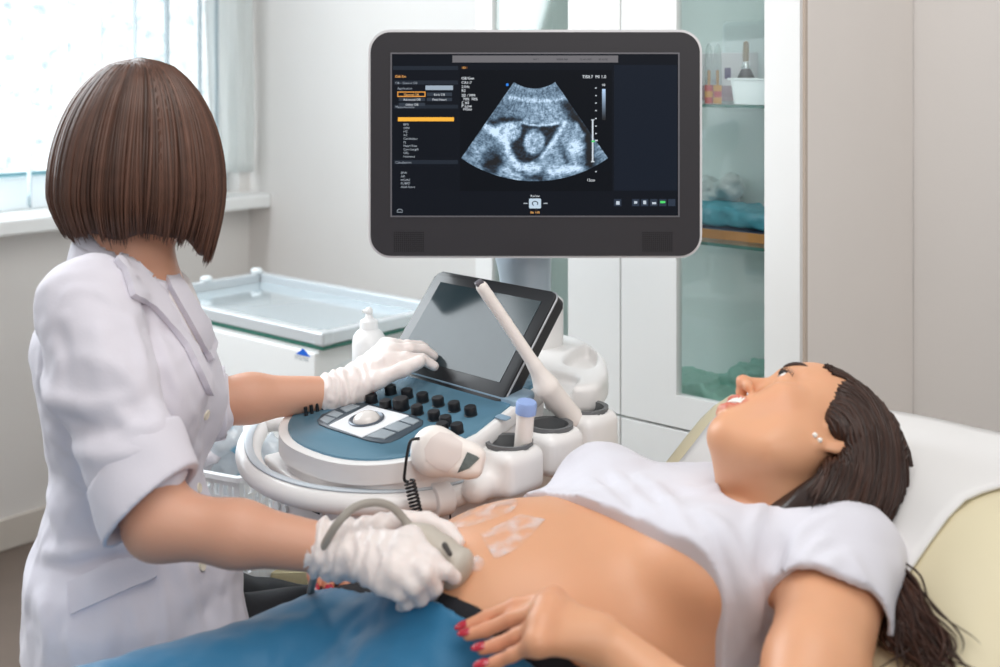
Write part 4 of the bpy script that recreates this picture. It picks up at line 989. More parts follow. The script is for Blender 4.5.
bc = cs + V3(-.085, .0, .4905); MB_ = Mx(bc, nrm(V3(.9, -.43, 0)), nrm(V3(.43, .9, 0)), UP); m_bk = mat('basket_white', rgb('E9EAEC'), .4)
hx, hy, bh = .085, .085, .19
bm = bmesh.new(); add_box(bm, (-hx, -hy, 0), (hx, hy, .006), MB_)
def wall(c0, c1):
    c0, c1 = np.array(c0), np.array(c1); d = c1 - c0; L_ = np.linalg.norm(d); d = d / L_; n_ = V3(d[1], -d[0], 0)
    Mw = MB_ @ Mx((c0[0], c0[1], 0), (d[0], d[1], 0), n_, UP)
    n = 9
    for z0, z1 in ((.0, .03), (.046, .052), (.068, .074), (.09, .096), (.112, .118), (.134, .140), (.156, .162), (.180, bh)): add_box(bm, (0, -.003, z0), (L_, 0, z1), Mw)
    for k in range(n + 1):
        x = L_ * k / n; wd = .012 if k in (0, n) else .0035; add_box(bm, (max(0, x - wd), -.0032, .0), (min(L_, x + wd), .0002, bh), Mw)
wall((-hx, -hy), (hx, -hy)); wall((hx, -hy), (hx, hy)); wall((hx, hy), (-hx, hy)); wall((-hx, hy), (-hx, -hy))
obj('basket_body', bm, m_bk, kb)
bm = bmesh.new(); o1 = rrect(-hx - .008, -hy - .008, hx + .008, hy + .008, .012); i1 = rrect(-hx + .003, -hy + .003, hx - .003, hy - .003, .008)
rings = [[bm.verts.new(MB_ @ Vector((x, y, z))) for x, y in o] for o, z in ((o1, bh), (o1, bh + .008), (i1, bh + .008), (i1, bh))]
for a_, b_ in zip(rings, rings[1:] + rings[:1]):
    for i in range(len(a_)): bm.faces.new((a_[i], a_[(i + 1) % len(a_)], b_[(i + 1) % len(a_)], b_[i]))
obj('basket_rim', bm, m_bk, kb)
for k, (ox, oy, oz, r, c1, c2, lab) in enumerate(((-.02, .01, .205, .064, 'C8D0D6', '6FA9C4', 'crumpled pale blue plastic bag on top of the white basket'), (.052, .02, .185, .034, 'CBD2D8', 'B8BEC6', 'small crumpled clear bag at the right of the white basket'), (-.045, -.035, .195, .034, 'D0CBD0', 'C23B34', 'crumpled clear bag with red print at the front of the basket'))):
    s = SDF(); c = np.array(MB_ @ Vector((ox, oy, oz)))
    s.ell(c, (r, r * .8, r * .9), None, .02); s.ell(c + V3(.02, 0, .02), r * .7, None, .02)
    s.warps.append(lambda Q, d, k=k: d + .022 * vnoise(Q * 32 + k) + .012 * vnoise(Q * 80) + .006 * vnoise(Q * 160))
    me = s.mesh('plastic_bag', .004); q = coords(me); f1 = np.clip((vnoise(q * 40 + 9) - .05) * 8, 0, 1)[:, None]; set_tint(me, np.array(rgb(c1)) * (1 - f1) + np.array(rgb(c2)) * f1)
    tag(link('plastic_bag', me, mat('bag_film', (1, 1, 1), .18, spec=.8, tint=True)), lab, 'bag', 'plastic bags in the basket')
# ------------------------------------------------------------------ examination couch
CA = nrm(V3(.92, .39, 0)); CT = nrm(V3(.39, -.92, 0)); C0 = V3(.338, 1.836, .006); CW = .66
PROF = [(-1.75, .47), (-1.2, .47), (-.66, .475), (-.52, .51), (-.34, .607), (-.2, .69), (-.10, .768), (-.035, .832), (-.005, .853), (.03, .86), (.12, .862), (.30, .862)]
def couch_pt(s_, t_, dz=0.):
    return C0 + CA * s_ + CT * t_ + UP * (np.interp(s_, [p[0] for p in PROF], [p[1] for p in PROF]) + dz)
def send(t_): return min(.23, .018 + .53 * max(t_, 0))
couch = thing('examination_couch', 'cream vinyl examination couch with raised back under the white sheet', 'couch', C0 + CT * CW / 2 - CA * .6)
def couch_slab(bm, t0, t1, up, down, s0, nt=24, end_extra=0., tail=None, ns=70, edge=.02):
    """sheet or cushion that follows the couch profile, with a rounded top edge"""
    top, bot = [], []
    for i in range(ns + 1):
        rt, rb = [], []
        for j in range(nt + 1):
            t_ = t0 + (t1 - t0) * j / nt; e = send(t_) + end_extra; s_ = s0 + (e - s0) * i / ns
            ed = min(t_ - t0, t1 - t_, e - s_ + .0)
            drop = edge * (1 - math.sqrt(max(0, 1 - (1 - min(ed / edge, 1)) ** 2))) if edge > 0 else 0
            rt.append(bm.verts.new(couch_pt(s_, t_, up - drop))); rb.append(bm.verts.new(couch_pt(s_, t_, up - down)))
        top.append(rt); bot.append(rb)
    for i in range(ns):
        for j in range(nt):
            bm.faces.new((top[i][j], top[i + 1][j], top[i + 1][j + 1], top[i][j + 1])); bm.faces.new((bot[i][j], bot[i][j + 1], bot[i + 1][j + 1], bot[i + 1][j]))
        for j, k in ((0, 0), (nt, nt)): bm.faces.new((top[i][j], top[i + 1][j], bot[i + 1][j], bot[i][j]))
    for i in (0, ns):
        for j in range(nt): bm.faces.new((top[i][j], top[i][j + 1], bot[i][j + 1], bot[i][j]))
m_crm2 = mat('cream_upholstery', rgb('D6CBAC'), .42, var=.015, bump=.05, bump_scale=180)
bm = bmesh.new(); couch_slab(bm, 0, CW, 0., .085, -1.7); obj('cushion', bm, m_crm2, couch, sharp=60)
bm = bmesh.new()
for t_ in (.08, CW - .08):
    add_tube(bm, [couch_pt(s_, t_, -.105) for s_ in np.linspace(-1.6, .12, 30)], .018, 8)
for s_ in (-1.5, -.9, -.35): add_tube(bm, [couch_pt(s_, .08, -.105), couch_pt(s_, CW - .08, -.105)], .016, 8)
m_fr = mat('couch_frame_white', rgb('D8D9DA'), .4); obj('frame', bm, m_fr, couch, True)
for s_, t_ in ((-1.5, .08), (-1.5, CW - .08), (-.35, .08), (-.35, CW - .08)):
    bm = bmesh.new(); q = couch_pt(s_, t_, -.1); add_tube(bm, [q, V3(q[0], q[1], .0)], .02, 12); obj('leg', bm, m_fr, couch, True)
m_sheet = mat('white_paper_sheet', rgb('DFDDDC'), .75, var=.01, bump=.1, bump_scale=14)
bm = bmesh.new(); couch_slab(bm, .052, .515, .006, .004, -1.55, 30, -.004, edge=0)
rs = np.random.RandomState(11)
q = np.array([v.co[:] for v in bm.verts]); dz = .005 * vnoise(q * 9) + .0025 * vnoise(q * 24)
for v, z in zip(bm.verts, dz): v.co.z += max(z, -.001) + .001
tag(obj('couch_sheet', bm, m_sheet, None, True), 'white paper sheet spread over the cream couch under the lying patient', 'sheet')

# ------------------------------------------------------------------ figures
m_skin = mat('skin_tan', rgb('D8A07C'), .42, sss=.12, tint=True, var=.03, var_scale=30, bump=.04, bump_scale=260)
m_skin2 = mat('skin_fair', rgb('D19C82'), .45, sss=.12, tint=True, var=.03, var_scale=30, bump=.04, bump_scale=260)
m_glove = mat('latex_glove', rgb('E9DEDA'), .38, sss=.15, sss_r=(1, .7, .6), var=.05, var_scale=40, bump=.35, bump_scale=55, stretch=(1, 1.6, 1))
m_nail = mat('red_nail_polish', rgb('B0122E'), .15, coat=1.)
m_eyew = mat('eye', (1, 1, 1), .1, coat=1., tint=True); m_lash = mat('lash_black', rgb('1A1210'), .6); m_brow = mat('eyebrow_brown', rgb('3A2720'), .7)
m_teeth = mat('teeth', rgb('F2EEE6'), .25, coat=.5)

def LIPS(q):
    return (((q * .003, .0960, -.0500), (q * .013, .0930, -.0510), .0062, .0056), ((q * .013, .0930, -.0510), (q * .0305, .0785, -.0515), .0056, .0030),
            ((0, .0925, -.0700), (q * .012, .0900, -.0685), .0070, .0064), ((q * .012, .0900, -.0685), (q * .0305, .0780, -.0535), .0064, .0030))
def head_sdf(s, C, R, sc=1., k0=.02, neck_to=None, neck_r=(.05, .052), mouth=.0062):
    g = lambda x, y, z: C + R @ (V3(x, y, z) * sc)
    E = lambda c, r, k=.015, op='add': s.ell(g(*c), V3(*r) * sc, R, k * sc, op)
    K = lambda a, b, ra, rb, k=.012, op='add': s.cone(g(*a), g(*b), ra * sc, rb * sc, k * sc, op)
    E((0, -.015, .035), (.073, .092, .085), k0); E((0, .022, .050), (.066, .071, .062), .03); E((0, .033, -.028), (.051, .054, .074), .03)
    for q in (-1, 1):
        K((q * .056, -.002, -.03), (q * .046, .02, -.078), .017, .019, .03); K((q * .046, .02, -.078), (q * .012, .063, -.090), .018, .0155, .025); E((q * .050, .030, -.020), (.019, .032, .036), .03); E((q * .052, .002, -.052), (.018, .026, .026), .03)
        E((q * .040, .058, -.014), (.024, .022, .020), .02)
        K((q * .011, .084, .036), (q * .040, .070, .039), .0105, .0085, .012)
        E((q * .028, .060, -.045), (.02, .02, .022), .02)
    E((0, .066, -.055), (.033, .0245, .030), .02); E((0, .0635, -.089), (.0175, .0185, .0160), .02); E((0, .024, -.083), (.040, .036, .024), .03)
    for q in (-1, 1): E((q * .031, .098, .018), (.017, .0145, .0105), .012, 'sub')
    K((0, .083, .024), (0, .104, -.014), .0085, .0088, .010); E((0, .1085, -.0185), (.0098, .0098, .0085), .008)
    for q in (-1, 1):
        E((q * .0115, .0985, -.0235), (.0068, .0085, .0068), .006)
        E((q * .0062, .1065, -.0305), (.0034, .0055, .0036), .002, 'sub')
        E((q * .031, .0765, .018), (.0150, .0142, .0138), .007)
        E((q * .0325, .0935, .0172), (.0135, .0095, .0060), .002, 'sub')
    for q in (-1, 1):
        for a, b, ra, rb in LIPS(q): K(a, b, ra, rb, .004)
    E((0, .096, -.0580), (.0275, .021, mouth), .0015, 'sub')
    for q in (-1, 1):
        e = g(q * .0745, -.014, -.002); u = R @ nrm(V3(q * .35, -.94, 0)); up_ = R @ nrm(V3(0, -.2, .98)); nn = nrm(np.cross(u, up_)); up_ = np.cross(nn, u)
        Re = np.stack([u, up_, nn], 1)
        s.ell(e + u * .004 * sc, V3(.019, .030, .0075) * sc, Re, .006 * sc); s.ell(e + nn * (.006 if nn.dot(R @ V3(q, 0, 0)) > 0 else -.006) * sc - u * .001 + up_ * .002, V3(.010, .017, .0055) * sc, Re, .004 * sc, 'sub')
        s.ell(g(q * .075, -.006, -.034), V3(.0065, .009, .009) * sc, R, .006 * sc)
        s.ell(g(q * .0745, .003, -.004), V3(.004, .005, .007) * sc, R, .004 * sc)
    if neck_to is not None: s.cone(g(0, -.034, -.055), neck_to, neck_r[0] * sc, neck_r[1], .028)
    return g
def head_tint(me, C, R, sc, base=None):
    q = (coords(me) - C) @ R / sc; n = len(q); T = np.ones((n, 3)); x, y, z = q[:, 0], q[:, 1], q[:, 2]
    near = (np.abs(x) < .04) & (y > .07) & (np.abs(z + .058) < .03)
    # lip colour follows the modelled lips
    def seg(a, b): a, b = V3(*a), V3(*b); t = np.clip((q - a) @ (b - a) / ((b - a) @ (b - a)), 0, 1); return np.linalg.norm(q - a - t[:, None] * (b - a), axis=1)
    d = np.full(n, 1.)
    for s_ in (-1, 1):
        for a, b, ra, rb in LIPS(s_):
            d = np.minimum(d, seg(a, b) - max(ra, rb))
    m = np.clip((.0012 - d) / .0014, 0, 1) * near
    T = T * (1 - m[:, None]) + np.array([.86, .44, .50]) * m[:, None]
    for s_ in (-1, 1):
        b = np.exp(-(((x - s_ * .05) / .022) ** 2 + ((y - .055) / .03) ** 2 + ((z + .03) / .028) ** 2)); T *= 1 - b[:, None] * np.array([.0, .07, .07])
        e = np.exp(-(((x - s_ * .034) / .017) ** 2 + ((y - .085) / .02) ** 2 + ((z - .026) / .010) ** 2)); T *= 1 - e[:, None] * np.array([.12, .17, .16])
    b = np.exp(-((x / .016) ** 2 + ((y - .112) / .014) ** 2 + ((z + .02) / .016) ** 2)); T *= 1 - b[:, None] * np.array([.0, .10, .10])
    return T
def face_parts(root, C, R, sc, gaze=(0, 1, 0), teeth=True):
    g = lambda x, y, z: C + R @ (V3(x, y, z) * sc)
    for q in (-1, 1):
        c = g(q * .031, .0765, .018); r = .0128 * sc
        s = SDF(); s.ell(c, r); me = s.mesh('eyeball', .0016, relax=0); v = coords(me) - c; v /= np.linalg.norm(v, axis=1)[:, None]; dt = v @ (R @ nrm(V3(*gaze)))
        T = np.where((dt > math.cos(.3))[:, None], np.array([.01, .01, .01]), np.where((dt > math.cos(.62))[:, None], np.array([.10, .05, .03]), np.array([.82, .80, .79]))); set_tint(me, T)
        link('eyeball', me, m_eyew, root)
        bm = bmesh.new(); arc = []
        for k in range(9):
            a = k / 8; arc.append(g(q * (.0215 + .023 * a), .0885 - .012 * a * a + .0035 * math.sin(a * math.pi), .0195 + .0045 * math.sin(a * math.pi) - .002 * a))
        add_tube(bm, arc, [.0007, .0011, .0015, .0018, .0020, .0021, .0021, .0018, .0008], 6)
        for k in range(1, 9):
            for j in range(2):
                a = (k - .5 * j) / 8; b = g(q * (.0215 + .023 * a), .0890 - .012 * a * a + .0035 * math.sin(a * math.pi), .0200 + .0045 * math.sin(a * math.pi) - .002 * a)
                d = R @ nrm(V3(q * (.1 + .8 * a), .85 - .3 * a, .65)); l = (.006 + .004 * a) * sc
                add_tube(bm, [b, b + d * l * .5, b + d * l * .85 + R @ V3(0, 0, .0016)], [.0005, .0004, .0001], 4, cap=False)
        obj('eyelashes', bm, m_lash, root, True)
        bm = bmesh.new(); pts = [g(q * .0150, .0950, .0420), g(q * .025, .0915, .0490), g(q * .037, .0835, .0525), g(q * .047, .0725, .0510), g(q * .0535, .062, .044)]
        pts = smooth_path(pts, 4); add_tube(bm, pts, [.0022 + .0012 * math.sin(math.pi * min(1, i / 10)) - .0022 * max(0, (i - 8) / 10) for i in range(len(pts))], 8, flat=.9); obj('eyebrow', bm, m_brow, root, True)
    if teeth:
        s = SDF()
        for k in range(-5, 6): s.box(g(k * .0052, (.0948) - .00034 * k * k, -.0560), V3(.00255, .003, .0062) * sc, .0012, R, .001)
        link('teeth', s.mesh('teeth', .0011, relax=0), m_teeth, root)
def hand_sdf(s, wrist, mcps, fingers, thumb, r=.0085, wr=.024, k=.012, palm=.013, thumb_r=None):
    """palm from wrist to four knuckles; each finger its own bent chain; thumb leaves the side of the palm"""
    for i, m in enumerate(mcps):
        s.cone(wrist * .82 + m * .18, m, wr * .62, palm if i in (1, 2) else palm * .92, k * 1.6)
    for a, b in zip(mcps, mcps[1:]): s.cone(a, b, palm * .93, palm * .93, k)
    for i, (m, ch) in enumerate(zip(mcps, fingers)):
        f = (1., 1.04, .98, .86)[i]; n = len(ch)
        rr = [r * f * 1.12] + [r * f * (1.02 - .22 * (j + 1) / n) for j in range(n)]
        s.chain([m] + ch, rr, .004, .010)
    tr = thumb_r or r * 1.15
    s.chain(thumb, [tr * 1.55, tr * 1.12] + [tr * (1.0 - .12 * j) for j in range(len(thumb) - 2)], .006, .016)
def nails(root, tips, m=None):
    for tip, dirv, nv, r in tips:
        d = nrm(dirv); n = nrm(nv - d * np.dot(nv, d)); x = np.cross(d, n); s = SDF(); s.ell(tip + n * r * .62, (r * .80, r * 1.5, r * .40), np.stack([x, d, n], 1))
        link('fingernail', s.mesh('fingernail', .0013, relax=0), m or m_nail, root)
def strands_mesh(name, paths, rad, m, parent, cols, seg=5):
    bm = bmesh.new(); C = []
    for p, r, c in zip(paths, rad, cols):
        n0 = len(bm.verts); n = len(p); rr = [r * (.55 + .45 * math.sin(math.pi * min(1., .15 + i / n * 1.0))) * (1 if i < n - 3 else (.8, .5, .12)[i - n + 3]) for i in range(n)]
        vs = add_tube(bm, p, rr, seg, cap=False); C += [c] * len(vs)
    me = bpy.data.meshes.new(name); bm.to_mesh(me); bm.free(); set_tint(me, np.array(C)); return link(name, me, m, parent)
def hair_mat(name, col, rough=.38):
    m = mat(name, col, rough, spec=.45, tint=True, var=.25, var_scale=60, coat=.0)
    b = m.node_tree.nodes['Principled BSDF']; b.inputs['Anisotropic'].default_value = .5; return m

# ------------------------------------------------------------------ the patient
HP = V3(.378, 1.477, .888); HS = .952
RP = np.array([[-0.305, -0.528, 0.792], [0.752, 0.377, 0.541], [-0.585, 0.761, 0.282]])
u_, _, v_ = np.linalg.svd(RP); RP = u_ @ v_
pat = thing('person', 'dark haired woman in white t-shirt and blue trousers lying with bare belly', 'person', V3(-.1, 1.38, .475))
NB = V3(.366, 1.462, .809)
lat = nrm(V3(.36, -.93, 0)); axc = nrm(V3(.90, .36, .30))
Rch = np.stack([axc, lat, np.cross(axc, lat)], 1)
SHn, SHf = V3(.3896, 1.355, .792), V3(.265, 1.615, .748)
def torso(s, belly=True):
    s.ell((.205, 1.475, .715), (.165, .155, .112), Rch, .04)                 # rib cage
    s.cone(SHn, SHf, .062, .062, .05); s.cone(NB - V3(.03, 0, .03), NB, .066, .046, .03)
    s.ell(P(607, 497, 1.59), (.066, .066, .058), None, .05); s.ell(V3(.235, 1.365, .785), (.072, .070, .055), None, .05)
    s.ell((.035, 1.425, .665), (.20, .185, .165), np.stack([nrm(V3(.93, .36, .08)), nrm(V3(.36, -.93, 0)), nrm(V3(-.08, -.03, 1))], 1), .06)   # belly
    s.ell((-.125, 1.375, .60), (.12, .175, .10), np.stack([nrm(V3(.80, .6, 0)), nrm(V3(.6, -.8, 0)), UP], 1), .06)  # pelvis
    return s
HIPf, HIPn = V3(-.185, 1.455, .605), V3(-.085, 1.285, .60)
KNf, KNn = V3(-.56, 1.20, .625), V3(-.43, 1.02, .625)
def legs(s):
    s.chain([HIPf, KNf, V3(-.9, .985, .545)], [.098, .064, .042], .03, .06); s.chain([HIPn, KNn, V3(-.80, .80, .545)], [.098, .064, .042], .03, .06); return s
s = SDF(); torso(s); legs(s)
ELn, WRn = V3(.262, 1.085, .685), V3(.108, 1.205, .775)
s.chain([SHn, SHn * .5 + ELn * .5, ELn, ELn * .5 + WRn * .5, WRn], [.056, .052, .040, .036, .024], .015, .03)
ELf, WRf = V3(.06, 1.73, .66), V3(-.215, 1.60, .675)
s.chain([SHf, ELf, WRf], [.052, .04, .026], .015, .03)
# left hand spread on the lower belly
mc = [P(553, 600, 1.235), P(549, 609, 1.215), P(543, 624, 1.195), P(538, 643, 1.175)]
fg = [[P(516, 605, 1.25), P(487, 617, 1.255), P(465, 627, 1.255)], [P(511, 619, 1.232), P(486, 630, 1.238), P(468, 634.5, 1.238)], [P(516, 636, 1.205), P(497, 645, 1.21), P(482, 649, 1.21)], [P(512, 655, 1.185), P(497, 662, 1.19), P(484, 666, 1.19)]]
hand_sdf(s, WRn, mc, fg, [P(588, 628, 1.235), P(565, 612, 1.275), P(545, 614, 1.30), P(528, 622, 1.305)], .0082, .024, .011, .0125)
# right hand resting on the far hip, fingertips toward the near side
mcf = [P(352, 566, 1.56), P(338, 566, 1.555), P(327, 568, 1.55), P(318, 572, 1.545)]
fgf = [[P(360, 572, 1.545), P(368, 582, 1.53), P(371, 590, 1.52)], [P(340, 571, 1.54), P(345, 582, 1.525), P(347, 590, 1.515)], [P(325, 573, 1.535), P(328, 583, 1.52), P(329, 590.5, 1.51)], [P(313, 576, 1.53), P(314, 584, 1.517), P(315, 590, 1.51)]]
hand_sdf(s, WRf, mcf, fgf, [V3(-.195, 1.585, .68), P(365, 556, 1.58), P(385, 566, 1.58), P(395, 578, 1.57)], .0092, .024, .010, .0125)
g_p = head_sdf(s, HP, RP, HS, .02, NB, (.042, .048))
for a in ((HIPf, V3(-.9, .985, .545)), (HIPn, V3(-.80, .80, .545))):
    f = a[1]; s.chain([f, f + V3(-.03, -.02, .06), f + V3(-.06, -.03, .16)], [.036, .034, .02], .02, .02)

me = s.mesh('body', .0031)
T = head_tint(me, HP, RP, HS); q = coords(me)
for m_ in ([x for f in fg for x in f] + [x for f in fgf for x in f] + mc + mcf):
    b = np.exp(-(np.linalg.norm(q - m_, axis=1) / .016) ** 2); T *= 1 - b[:, None] * np.array([.0, .09, .08])
# navel and knuckle tone stay; soft redness where gel was rubbed
set_tint(me, T); body = link('body', me, m_skin, pat); bt = bvh(me)
for f_, l in ((fg, mc), (fgf, mcf)):
    for i, ch in enumerate(f_):
        d = ch[-1] - ch[-2]; nv = V3(0, -.35, 1) if f_ is fg else V3(.1, -.5, .85)
        nails(pat, [(ch[-1] + nrm(d) * .0015, d, nv, .0066 if f_ is fg else .0074)])
face_parts(pat, HP, RP, HS, (.15, .95, .08))
# earrings: two small pearls on the near lobe
m_pearl = mat('pearl', rgb('F3EEE6'), .15, coat=1.)
for a in ((-.0815, -.005, -.033), (-.0815, .003, -.0345)):
    s = SDF(); s.ell(g_p(*a), .0033); link('earring', s.mesh('earring', .0009, relax=0), m_pearl, pat)
# --- T-shirt
m_tee = mat('white_cotton', rgb('D3D1D9'), .85, sheen=.2, var=.015, bump=.12, bump_scale=400)
base = SDF(); torso(base); 
base = SDF(); torso(base); legs(base); lt = bvh(base.mesh('t', .006))
base = SDF(); torso(base)
def plane3(pa, pb, pc):
    q = []
    for x, y in (pa, pb, pc):
        for k in range(60):
            l_, n_ = hit(lt, x, y + k)
            if l_ is not None: break
        q.append(l_)
    n = nrm(np.cross(q[1] - q[0], q[2] - q[0])); return q[0], q[2], (n if n[0] > 0 else -n)
HA, HB, hn = plane3((548, 494), (655, 538), (712, 655))
s = SDF(); s.merge(base, .0085); arm_d = nrm(ELn - SHn); CUT = SHn + arm_d * .082
armf = nrm(ELf - SHf)
def sleeve(sh, ad, L_, r0, r1):
    """short open sleeve: only the sleeve is trimmed, not the trunk beside it"""
    def fn(Q):
        h = (Q - sh) @ ad; t = np.clip(h, 0, .3); e = np.linalg.norm(Q - sh - t[:, None] * ad, axis=1)
        d = e - (r0 + (r1 - r0) * np.clip(h / L_, 0, 1.2)); d = np.maximum(d, h - L_ - .004 * np.sin(Q[:, 0] * 90))
        return np.maximum(d, np.where(h > L_ - .03, (r1 - .0065) - e, -1))
    s.add(fn, sh + ad * L_ / 2, L_ / 2 + r1 + .02, .02)
sleeve(SHn, arm_d, .082, .066, .069); sleeve(SHf, armf, .11, .062, .064)
s.warps.append(lambda Q, d: d + .013 * vnoise(Q @ np.stack([nrm(V3(.8, .5, .2)) * 9, nrm(V3(.3, -.8, .3)) * 26, nrm(V3(0, .2, 1)) * 12], 1)) + .004 * vnoise(Q * 36) - .006 * np.abs(vnoise(Q @ np.stack([nrm(V3(.8, .5, .2)) * 8, nrm(V3(.3, -.8, .3)) * 18, nrm(V3(0, .2, 1)) * 10], 1) + 3)))
shp = bvh(s.mesh('t', .008))
for px, amp, wd in (([(700, 513), (722, 531), (748, 587), (759, 627)], .009, .010), ([(704, 542), (710, 585), (715, 627)], .008, .009), ([(726, 526), (740, 560), (757, 606)], .007, .009), ([(787, 588), (796, 545), (811, 524), (835, 511)], .006, .007),
                    ([(793, 583), (806, 562), (824, 541)], .008, .009), ([(806, 588), (825, 570), (840, 556)], .006, .008), ([(640, 476), (668, 500), (690, 540), (705, 590)], .007, .010), ([(735, 480), (705, 492), (680, 488)], .006, .009), ([(765, 500), (752, 530), (748, 560)], .006, .008), ([(850, 555), (862, 580), (868, 605)], .006, .008),
                    ([(712, 530), (730, 590), (738, 650)], -.006, .008), ([(780, 540), (772, 590), (770, 640)], -.008, .010), ([(800, 575), (815, 555), (832, 545)], -.005, .006), ([(610, 470), (640, 500), (665, 525)], .006, .010), ([(590, 480), (625, 510)], .005, .008)):
    s.ridge_on(shp, px, amp, wd)
# hem, sleeve ends, neckline
def hem_cut(Q, d):
    return np.maximum(d, -((Q - HA) @ hn + .004 * np.sin((Q - HA) @ nrm(HB - HA) * 40)))
s.cuts.append(hem_cut)
nk0, nk1 = NB - V3(.03, .0, .015), g_p(0, 0, -.05); nku = nk1 - nk0
def neck_cut(Q, d):
    t = np.clip((Q - nk0) @ nku / (nku @ nku), 0, 1); e = np.linalg.norm(Q - nk0 - t[:, None] * nku, axis=1) - (.060 + .012 * t); return np.maximum(d, -e)
s.cuts.append(neck_cut)
me = s.mesh('t_shirt', .0036); link('t_shirt', me, m_tee, pat)
# --- jeans, black band
m_jean = mat('blue_stretch_denim', rgb('1A6A93'), .52, sheen=.3, var=.12, var_scale=18, bump=.12, bump_scale=500)
m_band = mat('black_jersey', rgb('15161D'), .8, bump=.2, bump_scale=60)
low = SDF(); torso(low); legs(low)
WA, WB, wn = plane3((400, 597), (446, 611), (512, 653))
s = SDF(); s.merge(low, .0105)
for px, amp, wd in (([(345, 655), (362, 632), (392, 612), (430, 612)], .010, .010), ([(335, 640), (352, 618), (380, 605)], .007, .009), ([(375, 655), (410, 630), (455, 622)], .009, .010), ([(395, 665), (440, 645), (490, 645)], .008, .010), ([(310, 605), (335, 603), (360, 606)], .005, .008), ([(352, 650), (372, 622), (400, 606)], -.008, .008), ([(385, 660), (425, 638), (470, 632)], -.006, .008), ([(200, 640), (260, 620), (320, 612)], .006, .016)):
    s.ridge_on(lt, px, amp, wd)
s.warps.append(lambda Q, d: d + .008 * vnoise(Q * V3(26, 26, 18)) + .003 * vnoise(Q * 60))
s.plane(WA, -wn); s.plane(V3(-.86, .9, .55), V3(.8, .6, 0))
link('jeans', s.mesh('jeans', .0042), m_jean, pat)
s = SDF(); s.merge(low, .0055); BA, BB, bn = plane3((425, 586), (474, 606), (530, 636))
s.plane(BA, -bn); s.plane(WA - wn * .018, wn); s.warps.append(lambda Q, d: d + .004 * vnoise(Q * 50))
link('waistband', s.mesh('waistband', .0038), m_band, pat)
# --- hair
m_hairp = hair_mat('dark_brown_hair', rgb('382219'))
s = SDF(); gl = g_p
s.ell(gl(0, -.018, .036), V3(.0785, .099, .0915) * HS, RP, .02); s.ell(gl(0, -.060, .008), V3(.077, .074, .096) * HS, RP, .03); s.ell(gl(-.02, -.080, -.055), V3(.062, .055, .07) * HS, RP, .03)
s.ell(gl(-.066, -.030, .012), V3(.024, .036, .032) * HS, RP, .02); s.cone(gl(-.03, -.07, -.06), P(850, 505, 1.45), .05, .035, .03)
hair_px = [(826, 366), (834, 373), (825, 381), (827, 391), (826, 402), (817, 408), (816, 416), (822, 425), (828, 431)]
def hair_cut(Q, d):
    q = (Q - HP) @ RP / HS
    f = .90 * (q[:, 1] - .060 + .15 * np.abs(q[:, 0])) - .44 * (q[:, 2] - .085)
    low_ = np.maximum(-(q[:, 1] + .034), q[:, 2] - .002)      # clear below and before the ear
    return np.maximum(np.maximum(d, f * .9), -low_)
s.cuts.append(hair_cut)
me = s.mesh('hair', .003); set_tint(me, np.ones((len(me.vertices), 3)) * .6); hair_p = link('hair', me, m_hairp, pat); ht = bvh(me)
rs = np.random.RandomState(21); paths, rads, cols = [], [], []
def strand_cols(): c = .5 + .95 * rs.rand() ** 1.5; cols.append((c, c * .95, c * .90)); rads.append(.0014 + .0013 * rs.rand())
hp_s = smooth_path([V3(x, y, 0) for x, y in hair_px], 8)
for k in range(620):
    a = rs.rand(); i = a * (len(hp_s) - 1); p0 = hp_s[int(i)][:2] + rs.normal(0, 1.6, 2); lift = .0015 + .006 * rs.rand()
    w_ = a ** 1.1; c1 = V3(896, 372) * (1 - w_) + V3(842, 432) * w_ + rs.normal(0, 3, 2); c2 = V3(917, 482) * (1 - w_) + V3(826, 474) * w_ + rs.normal(0, 4, 2); p3 = V3(884, 522) * (1 - w_) + V3(806, 502) * w_ + rs.normal(0, 5, 2)
    pts = []
    for t in np.linspace(0, 1, 24):
        q = (1 - t) ** 3 * p0 + 3 * t * (1 - t) ** 2 * c1 + 3 * t * t * (1 - t) * c2 + t ** 3 * p3
        loc, n = hit(ht, q[0], q[1])
        if loc is None or n.dot(V3(0, 0, H) - loc) < 0:
            if t < .12:
                loc, n = hit(bt, q[0], q[1])
                if loc is not None: pts.append(loc + n * .0015)
                continue
            if pts and t > .12: 
                continue
            continue
        pts.append(loc + n * lift * min(1, .25 + t * 4))
    if len(pts) > 7: paths.append(smooth_path(pts[::2] if len(pts) > 12 else pts, 2)); strand_cols()
ec, er = V3(0, -.026, .036), V3(.080, .104, .094); gat = nrm((V3(-.004, -.125, -.045) - ec) / er)
ctrl = [(-.012, .052, .105), (.01, .054, .104), (.03, .048, .095), (.050, .040, .074), (.060, .030, .050), (.068, .022, .028), (.075, .0, .022)]
hl = smooth_path([V3(*c) for c in ctrl], 12)
for k in range(240):
    b = hl[rs.randint(len(hl))].copy() + rs.normal(0, .003, 3)
    d0 = nrm((b - ec) / er); md = nrm(V3(1.35 * d0[0] - .1, -.42, max(.25, 1.0 * d0[2]) + .12)); dg = nrm(gat + V3(rs.normal(0, .2), 0, rs.normal(0, .14) - .1)); pts = []; lift = .06 * rs.rand()
    for t in np.linspace(0, 1, 18):
        v = nrm((1 - t) ** 2 * d0 + 2 * t * (1 - t) * md * 1.05 + t * t * dg); l = 1.0 + lift * min(1, t * 3) + .05 * max(0, -v[1]) * t; w0 = max(0, 1 - t * 7)
        pts.append(HP + RP @ (((ec + v * er * l) * (1 - w0) + b * .985 * w0) * HS))
    paths.append(pts); strand_cols()
strands_mesh('hair_strands', paths, rads, m_hairp, hair_p, cols)
